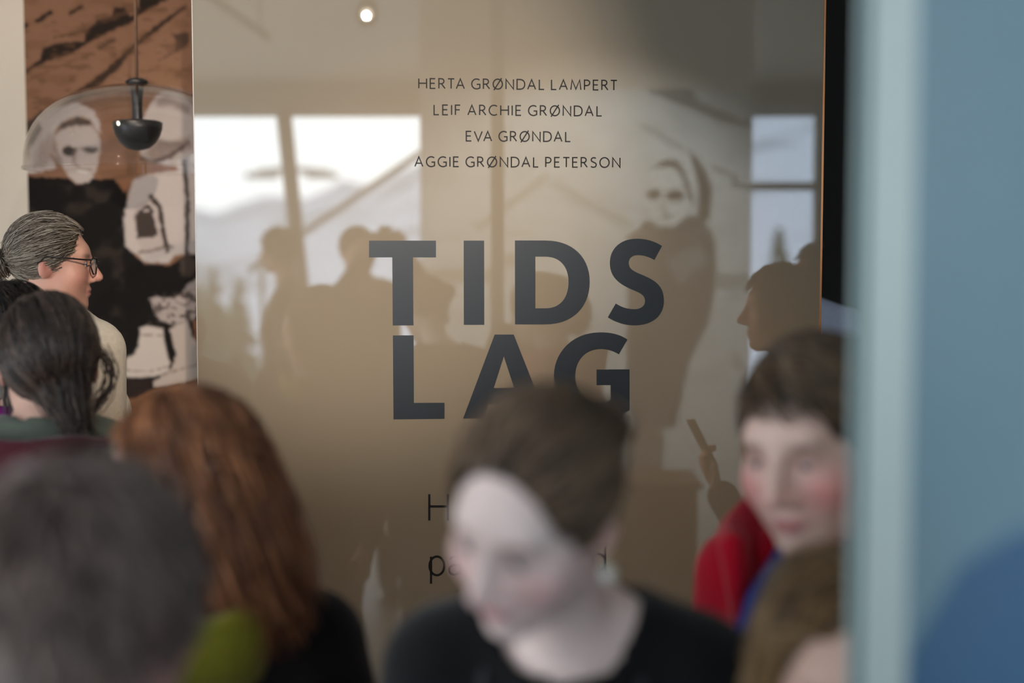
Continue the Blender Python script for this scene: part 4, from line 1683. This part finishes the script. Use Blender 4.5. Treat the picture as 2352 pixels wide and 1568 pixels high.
for seg in ([(0.052, 0.088, 0.012), (0.050, 0.093, 0.020), (0.012, 0.100, 0.020), (0.010, 0.101, 0.0), (0.018, 0.100, -0.018), (0.042, 0.095, -0.018), (0.052, 0.089, 0.0), (0.052, 0.088, 0.012)],
            [(-0.010, 0.101, 0.008), (0.0, 0.105, 0.011), (0.010, 0.101, 0.008)], [(0.052, 0.088, 0.016), (0.076, 0.075, 0.016), (0.083, -0.012, 0.020), (0.082, -0.03, 0.002)], [(-0.052, 0.088, 0.016), (-0.076, 0.075, 0.016), (-0.083, -0.012, 0.020), (-0.082, -0.03, 0.002)]):
    parts.append(local_tube(p, seg, 0.0019))
v, f = join(parts)
gl_ = mk('spectacles', v, f, gm, p['root'], smooth=True)
for sg in (-1, 1):
    ring = [(sg * 0.051, 0.0895, 0.012), (sg * 0.049, 0.0925, 0.019), (sg * 0.013, 0.0995, 0.019), (sg * 0.011, 0.1005, 0.0), (sg * 0.019, 0.0995, -0.017), (sg * 0.041, 0.0945, -0.017), (sg * 0.051, 0.0895, 0.0)]
    vv = np.array([p['hc'] + p['R'] @ np.array(q) for q in ring])
    vb = vv - (p['R'] @ np.array([0, 0.0012, 0]))
    F = [tuple(range(7)), tuple(range(13, 6, -1))] + [(i, i + 7, (i + 1) % 7 + 7, (i + 1) % 7) for i in range(7)]
    mk('lens', np.concatenate([vv, vb]), F, MATS['pane_glass'], gl_)

# 2 dark hair behind the ponytail
h = W(32, 778, 3.0)
p = person('person in purple top with smooth dark hair, half hidden behind the ponytail', h, -10, -5, 0, skin=(205, 160, 140), hair_dark=(26, 20, 18), hair_light=(74, 56, 44), top=('top', (112, 22, 100)),
           style=st_hang(0.22, 0.0, 1500, 0.0011), eyes=False, fine=0.007)

# 3 ponytail
h = W(112, 835, 2.6)
p = person('person with dark brown ponytail and olive jacket, seen from behind', h, 18, 13, 0, byaw=10, drop=0.165, skin=(208, 164, 146), hair_dark=(34, 25, 21), hair_light=(112, 90, 78), top=('jacket', (86, 90, 80)),
           style=st_pony((0.040, -0.122, -0.070), 0.20, 2600, 0.0011, side=(0.080, -0.02, 0.02)), eyes=False, fine=0.006, sc=1.07, cap_grow=0.004, nape=-0.078)
collar_ring(p, 'hood', (74, 24, 34), 0.085, 0.118, -0.04, 0.030, 0.02, tilt=0.1, wob=0.08)
v, f = local_tube(p, [(0.042 + 0.021 * math.cos(a), -0.130 + 0.004 * math.sin(a * 2), -0.076 + 0.021 * math.sin(a)) for a in np.linspace(0, 6.283, 17)], 0.007, 8)
mk('hair_tie', v, f, MATS['dark_metal'], p['root'], smooth=True)
v, f = local_tube(p, [(-0.084, -0.002, -0.035 - 0.012 + 0.012 * math.cos(a)) if False else (-0.084 + 0.003 * math.sin(a), -0.002 + 0.011 * math.sin(a), -0.050 + 0.014 * math.cos(a)) for a in np.linspace(0, 6.283, 15)], 0.0016, 6)
mk('earring', v, f, MATS['alu_edge'], p['root'], smooth=True)

# 4 auburn hair, chartreuse scarf, black coat
h = W(418, 1116, 1.78)
p = person('person with long auburn hair, chartreuse scarf and black coat', h, 98, -12, 6, byaw=40, lean=(-0.02, -0.01), skin=(214, 166, 150), hair_dark=(78, 40, 22), hair_light=(214, 142, 94), top=('coat', (14, 14, 15)),
           style=st_hang(0.215, 0.012, 3400, 0.0011, back=0.1, wav=0.18, puff=0.12), eyes=True, fine=0.007, flush=0.35, drop=0.20, broad=1.08, wind=(0.34, 0))
collar_ring(p, 'scarf', (132, 126, 36), 0.066, 0.084, -0.05, 0.050, 0.026, wob=0.10, tilt=0.1)

# 5 dark cropped head close at the lower left
h = W(205, 1395, 1.16)
p = person('person with short dark greying hair close to the camera at lower left', h, -20, -4, 0, skin=(214, 160, 148), hair_dark=(60, 42, 36), hair_light=(190, 166, 156), top=('jacket', (40, 40, 44)),
           style=st_crop(0.05, 3000, 0.0012), eyes=False, fine=0.008, sc=1.0)

# 6 centre
h = W(1226, 1178, 1.36)
p = person('person in black jumper with hair pinned up and pearl earring, looking down', h, 144, -26, -12, byaw=172, lean=(0.034, 0.095), neck_r=0.045, skin=(242, 216, 208), hair_dark=(54, 40, 31), hair_light=(164, 134, 108), top=('jumper', (13, 14, 16)),
           style=st_bun((-0.004, -0.122, 0.020), 0.030, 2600, 0.0013), brow=(150, 120, 104), flush=0.42, fine=0.005, hole=0.073, lids=True, lips=(190, 118, 124), drop=0.178, broad=0.77, fore=0.122, sc=0.94)
pc_ = p['hc'] + p['R'] @ np.array([-0.079, 0.004, -0.043])
v, f = lathe([(0.0001, -0.0085)] + [(0.0085 * math.sin(t), -0.0085 * math.cos(t)) for t in np.linspace(0.2, 2.94, 10)] + [(0.0001, 0.0085)], pc_, n=16)
mat('pearl', (226, 222, 214), 0.2, 0.6, 0.03, 40)
mk('earring', v, f, MATS['pearl'], p['root'], smooth=True)
lan = []
for sg in (-1, 1):
    q = [p['nb'] + p['B'] @ np.array([sg * 0.085, 0.0, 0.035]), p['nb'] + p['B'] @ np.array([sg * 0.080, 0.075, -0.01]), p['nb'] + p['B'] @ np.array([sg * 0.055, 0.128, -0.10]), p['nb'] + p['B'] @ np.array([sg * 0.02, 0.150, -0.24])]
    lan.append(tube(q, 0.006, 8))
v, f = join(lan)
mat('lanyard_grey', (44, 46, 50), 0.7, 0.3, 0.1, 60)
mk('lanyard', v, f, MATS['lanyard_grey'], p['root'], smooth=True)

# 7 red jacket
h = W(1866, 1022, 1.74)
p = person('person in red jacket with blue strap and flushed cheeks, looking left', h, 142, -13, 4, byaw=125, lean=(0.025, 0.105), skin=(214, 180, 168), hair_dark=(48, 36, 26), hair_light=(128, 104, 78), top=('jacket', (176, 6, 38)),
           style=st_sweep((-0.9, -0.5, 0.1), 0.13, 2600, 0.0013, 0.10), brow=(100, 76, 62), flush=0.62, fine=0.005, hole=0.078, lips=(168, 92, 96), sc=1.06, trousers=(30, 32, 60))
collar_ring(p, 'collar', (186, 8, 40), 0.088, 0.128, -0.05, 0.085, 0.030, gap=0.7, tilt=0.18, wob=0.03)
q = [p['nb'] + p['B'] @ np.array(c_) for c_ in ((0.03, 0.06, 0.04), (0.025, 0.115, -0.01), (0.03, 0.150, -0.10), (0.03, 0.165, -0.26))]
v, f = tube(q, 0.019, 10)
mat('blue_webbing', (28, 62, 142), 0.7, 0.3, 0.1, 60)
mk('strap', v, f, MATS['blue_webbing'], p['root'], smooth=True)

# 8 lower right forehead
h = W(1940, 1545, 1.43)
p = person('person with light brown parted hair at the lower right beside the blue wall', h, 170, -14, 0, byaw=110, broad=0.54, lean=(0.085, -0.03), skin=(216, 178, 162), hair_dark=(92, 68, 42), hair_light=(186, 150, 104), top=('jumper', (60, 60, 70)),
           style=st_hang(0.13, 0.0, 2000, 0.0014), fine=0.007, brow=(130, 100, 80))

# 9 pale blue shirt behind the panel's right edge
h = W(1812, 560, 4.35)
h[2] = 1.70
p = person('person in pale blue shirt, only a shoulder visible beside the panel', h, 20, 0, 0, byaw=0, skin=(200, 150, 130), hair_dark=(40, 32, 28), hair_light=(80, 64, 52), top=('shirt', (196, 208, 236)), style=st_crop(0.03, 500), eyes=False, fine=0.012, broad=1.06)

# --- people seen only mirrored in the panel
def mface(yaw_v):
    """real yaw of a person whose mirror image faces yaw_v"""
    a = math.radians(yaw_v)
    d = np.array([-math.sin(a), math.cos(a)])
    r_ = d - 2 * d.dot(PN) * PN
    return math.degrees(math.atan2(-r_[0], r_[1]))


# photographer
h = MW(822, 580, 6.78)
cb = np.array([0.0, -0.11, 1.74])
p = person('photographer in dark jacket holding a camera, mirrored beside the letter T', h, -18, -2, 0, byaw=0, lean=(0.05, -0.05), skin=(205, 162, 146), hair_dark=(50, 38, 30), hair_light=(120, 94, 72), top=('jacket', (52, 46, 42)),
           style=st_bun((0.0, -0.10, 0.05), 0.03, 700), eyes=True, fine=0.008,
           arms={'L': dict(el=np.array([-0.31, -0.10, 1.36]), wr=np.array([-0.085, -0.16, 1.665]), dr=(0.55, 0.55, 0.62), pn=(0.4, 0.2, 0.9), side=(0, 1, 0.3), curl=0.45),
                 'R': dict(el=np.array([0.26, -0.22, 1.38]), wr=np.array([0.115, -0.215, 1.665]), dr=(-0.15, 0.55, 0.82), pn=(-1, 0.1, 0.1), side=(0, -0.4, 1), curl=0.5)}, fine_hands=('L', 'R'))
ph = thing('camera_body', 'black camera raised by the photographer, mirrored above the letter T', 'camera', cb)
v, f = box(cb, (0.145, 0.06, 0.092), None, 0.012)
mk('housing', v, f, MATS['dark_metal'], ph)
v, f = lathe([(0.0, -0.01), (0.036, -0.01), (0.036, 0.035), (0.039, 0.037), (0.039, 0.068), (0.034, 0.070), (0.032, 0.062), (0.0, 0.058)], cb + [0, 0.03, -0.005], (0, 1, 0), 28)
mk('lens_barrel', v, f, MATS['dark_metal'], ph, smooth=True)
v, f = box(cb + [0, 0.002, 0.058], (0.062, 0.05, 0.03), None, 0.008)
mk('viewfinder', v, f, MATS['dark_metal'], ph)
v, f = lathe([(0.0, 0.0), (0.011, 0.0), (0.011, 0.012), (0.0, 0.012)], cb + [0.052, 0.0, 0.045], (0, 0, 1), 16)
mk('dial', v, f, MATS['dark_metal'], ph)

h = MW(640, 575, 7.4)
p = person('tall person in dark clothes mirrored against the left window', h, mface(78), -6, 0, byaw=mface(92), drop=0.235, sc=0.97, skin=(190, 150, 134), hair_dark=(30, 26, 24), hair_light=(60, 52, 46), top=('jacket', (58, 60, 58)), style=st_crop(0.05, 900, 0.0016), fine=0.009, eyes=False)

# phone holder close to the panel on the right
h = MW(1790, 710, 3.98)
ph_c = MW(1618, 1012, 3.96)
hd_w = MW(1656, 1132, 3.96)
cen = MW(1760, 1180, 3.98)
p = person('person in dark top holding a phone, mirrored in profile at the panel right', h, mface(86), -3, 0, byaw=mface(75), skin=(212, 146, 116), hair_dark=(26, 22, 20), hair_light=(64, 52, 46), top=('top', (52, 42, 36)),
           style=st_crop(0.05, 1400, 0.0012, lift=0.14), fine=0.0055, eyes=True, cap_grow=0.008,
           arms={'R': dict(el=MW(1775, 1330, 4.06), wr=hd_w, dr=MW(1598, 1040, 3.96) - hd_w, pn=(0.85, 0.1, 0.35), side=(0.2, 0.95, 0.1), curl=0.75)}, fine_hands=('R',))
d_ = ph_c - hd_w
pt = MW(1592, 958, 3.96)
pb_ = MW(1652, 1076, 3.96)
zz = (pt - pb_) / np.linalg.norm(pt - pb_)
yy = np.array([0, 1.0, 0]) - zz * zz[1]
yy /= np.linalg.norm(yy)
Rp = np.stack([np.cross(yy, zz), yy, zz], 1)
mid = (pt + pb_) / 2 + np.array([-0.012, 0, 0.0])
pho = thing('phone', 'slim phone held up by the mirrored person at the panel right', 'phone', mid)
v, f = box(mid, (0.009, 0.072, 0.150), Rp, 0.003)
mat('phone_case', (150, 104, 76), 0.4, 0.4, 0.05, 40)
mk('case', v, f, MATS['phone_case'], pho)
v, f = box(mid + Rp @ np.array([0.0047, 0, 0]), (0.0012, 0.066, 0.142), Rp)
mk('screen', v, f, MATS['dark_metal'], pho)
v, f = box(mid + Rp @ np.array([-0.005, 0.02, 0.055]), (0.003, 0.022, 0.026), Rp, 0.001)
mk('camera_bump', v, f, MATS['dark_metal'], pho)

h = MW(1885, 640, 4.75)
p = person('person with cropped dark hair mirrored at the panel edge behind the phone holder', h, mface(100), -4, 0, skin=(206, 138, 112), hair_dark=(40, 32, 28), hair_light=(90, 72, 60), top=('jacket', (66, 56, 50)), style=st_crop(0.03, 700, 0.0014), fine=0.009, eyes=False)

# ------------------------------------------------------------------ wooden plinth (mirrored as an orange glow)
mat('orange_wood', (196, 112, 52), 0.45, 0.4, 0.2, 8, stretch=(1, 1, 0.2))
q = MW(1500, 1300, 6.2)
pl_ = thing('wooden_plinth', 'orange brown wooden plinth mirrored low in the panel', 'plinth', (q[0], q[1], 0))
v, f = box((q[0], q[1], 0.37), (0.34, 0.34, 0.66), Rz(0.17), 0.006)
mk('body', v, f, MATS['orange_wood'], pl_)
v, f = box((q[0], q[1], 0.712), (0.38, 0.38, 0.025), Rz(0.17), 0.005)
mk('top_board', v, f, MATS['orange_wood'], pl_)
v, f = box((q[0], q[1], 0.02), (0.30, 0.30, 0.04), Rz(0.17))
mk('plinth_base', v, f, MATS['dark_metal'], pl_)

# ------------------------------------------------------------------ outside the windows
def snow_mat():
    m = mat('snow_hill', (232, 236, 242), 0.85, 0.2, 0.05, 0.02)
    nt = m.node_tree
    b = nt.nodes['Principled BSDF']
    tc = nt.nodes.new('ShaderNodeTexCoord')
    mp = nt.nodes.new('ShaderNodeMapping')
    mp.inputs['Scale'].default_value = (0.06, 0.06, 0.22)
    nz = nt.nodes.new('ShaderNodeTexNoise')
    nz.inputs['Scale'].default_value = 1.0
    nz.inputs['Detail'].default_value = 6
    cr = nt.nodes.new('ShaderNodeValToRGB')
    cr.color_ramp.elements[0].position = 0.52
    cr.color_ramp.elements[0].color = (*lin((164, 172, 186)), 1)
    cr.color_ramp.elements[1].position = 0.66
    cr.color_ramp.elements[1].color = (*lin((98, 108, 120)), 1)
    nt.links.new(tc.outputs['Object'], mp.inputs['Vector'])
    nt.links.new(mp.outputs['Vector'], nz.inputs['Vector'])
    nt.links.new(nz.outputs['Fac'], cr.inputs['Fac'])
    nt.links.new(cr.outputs['Color'], b.inputs['Base Color'])
    return m


sm = snow_mat()
pxs = np.array([-2600, -400, 450, 500, 560, 640, 700, 760, 800, 860, 910, 960, 1100, 1400, 1720, 1890, 2600, 4200])
els = np.array([0.02, 0.02, 0.022, 0.0185, 0.026, 0.031, 0.028, 0.036, 0.041, 0.036, 0.047, 0.052, 0.07, 0.09, 0.13, 0.14, 0.16, 0.12])
nx_, nd_ = 260, 44
pp = np.linspace(-2600, 4200, nx_)
ee = np.interp(pp, pxs, els)
dd_ = np.geomspace(11.0, 330.0, nd_)
Vt = np.zeros((nx_, nd_, 3))
for i in range(nx_):
    tx = (pp[i] - 1176) / FPX
    for j in range(nd_):
        d = dd_[j]
        s_ = (math.log(d / 11.0) / math.log(30.0))
        zr = 1.75 + ee[i] * 330
        z = -2.6 + (zr + 2.6) * s_ ** 4.2 + (math.sin(i * 0.31 + j) + math.sin(i * 0.13 - j * 0.7)) * 0.012 * d * (1 - s_) * 0.4
        if i % 7 == 3 and j == nd_ - 1:
            z += 0.6
        q = M2(tx * d, d)
        Vt[i, j] = (q[0], q[1], z)
Ft = grid_quads(nx_, nd_)[:, ::-1].copy()
o = mk('snowy_hillside', Vt.reshape(-1, 3), Ft, sm, smooth=True)
props(o, 'snowy hillside outside, mirrored through the windows', 'hill', None, 'structure')

# double-armed street lamp outside
d = 24.0
q = MW(664, 395, d)
sl = thing('street_lamp', 'double armed street lamp outside the window, mirrored behind the leaning column', 'street lamp', (q[0], q[1], -2.4))
v, f = tube([(q[0], q[1], -2.4), (q[0], q[1], q[2] + 0.05)], [0.10, 0.06], 12)
mk('pole', v, f, MATS['frame_steel'], sl, smooth=True)
for px_, sg in ((588, -1), (758, 1)):
    e_ = MW(px_, 397, d)
    m_ = MW(664 + sg * 20, 390, d)
    v, f = tube([(q[0], q[1], q[2]), m_, e_], [0.06, 0.055, 0.05], 10)
    mk('arm', v, f, MATS['frame_steel'], sl, smooth=True)
    c_ = e_ * 0.75 + m_ * 0.25
    v, f = box(c_ - [0, 0, 0.06], (0.55, 0.2, 0.10), Rz(0.17), 0.03)
    mk('lamp_head', v, f, MATS['frame_steel'], sl)
# handrail rising outside the glass
r0, r1 = MW(690, 540, 11.2), MW(985, 338, 11.2)
hr = thing('outside_handrail', 'grey handrail rising outside the window, mirrored as a diagonal', 'handrail', (r0[0], r0[1], -2.6))
v, f = tube([r0 - (r1 - r0) * 0.4, r0, r1, r1 + (r1 - r0) * 0.15], 0.028, 10)
mk('rail', v, f, MATS['frame_steel'], hr, smooth=True)
for u in (-0.3, 1.12):
    c_ = r0 + (r1 - r0) * u
    v, f = tube([(c_[0], c_[1], -2.6), c_], 0.018, 8)
    mk('rail_post', v, f, MATS['frame_steel'], hr, smooth=True)

# conifers outside
mat('conifer_green', (62, 74, 66), 0.85, 0.2, 0.3, 6)
mat('bark', (70, 58, 48), 0.9, 0.1, 0.2, 8)


def conifer(px, py, d, hgt, label, seed):
    rng = np.random.default_rng(seed)
    t_ = MW(px, py, d)
    base = np.array([t_[0], t_[1], t_[2] - hgt])
    r_ = thing('conifer', label, 'tree', base, 'trees outside the window')
    v, f = tube([base, t_], [0.07 * hgt / 3, 0.01], 8)
    mk('trunk', v, f, MATS['bark'], r_, smooth=True)
    V, F = [], []
    nb_ = 150
    for k in range(nb_):
        u = rng.uniform(0.06, 0.98)
        a = rng.uniform(0, 6.283)
        L = (1 - u) * 0.30 * hgt + 0.05
        s_ = base + np.array([0, 0, hgt * u])
        e_ = s_ + np.array([math.cos(a) * L, math.sin(a) * L, -L * 0.35])
        v, f = tube([s_, (s_ + e_) / 2 + [0, 0, 0.04], e_], [0.05 * L + 0.03, 0.10 * L + 0.03, 0.012], 5)
        F += [tuple(i + len(V) for i in q_) for q_ in f]
        V += v
    o_ = mk('foliage', V, F, MATS['conifer_green'], r_)
    o_['kind'] = 'stuff'


conifer(490, 612, 26.0, 2.2, 'small conifer outside, mirrored at the far left of the panel', 1)
conifer(548, 640, 22.0, 2.0, 'low conifer outside, mirrored between column and panel edge', 2)
conifer(455, 640, 24.0, 2.0, 'conifer outside cut by the panel left edge in the mirror', 3)
conifer(1790, 520, 30.0, 2.4, 'conifer outside the right hand window in the mirror', 4)
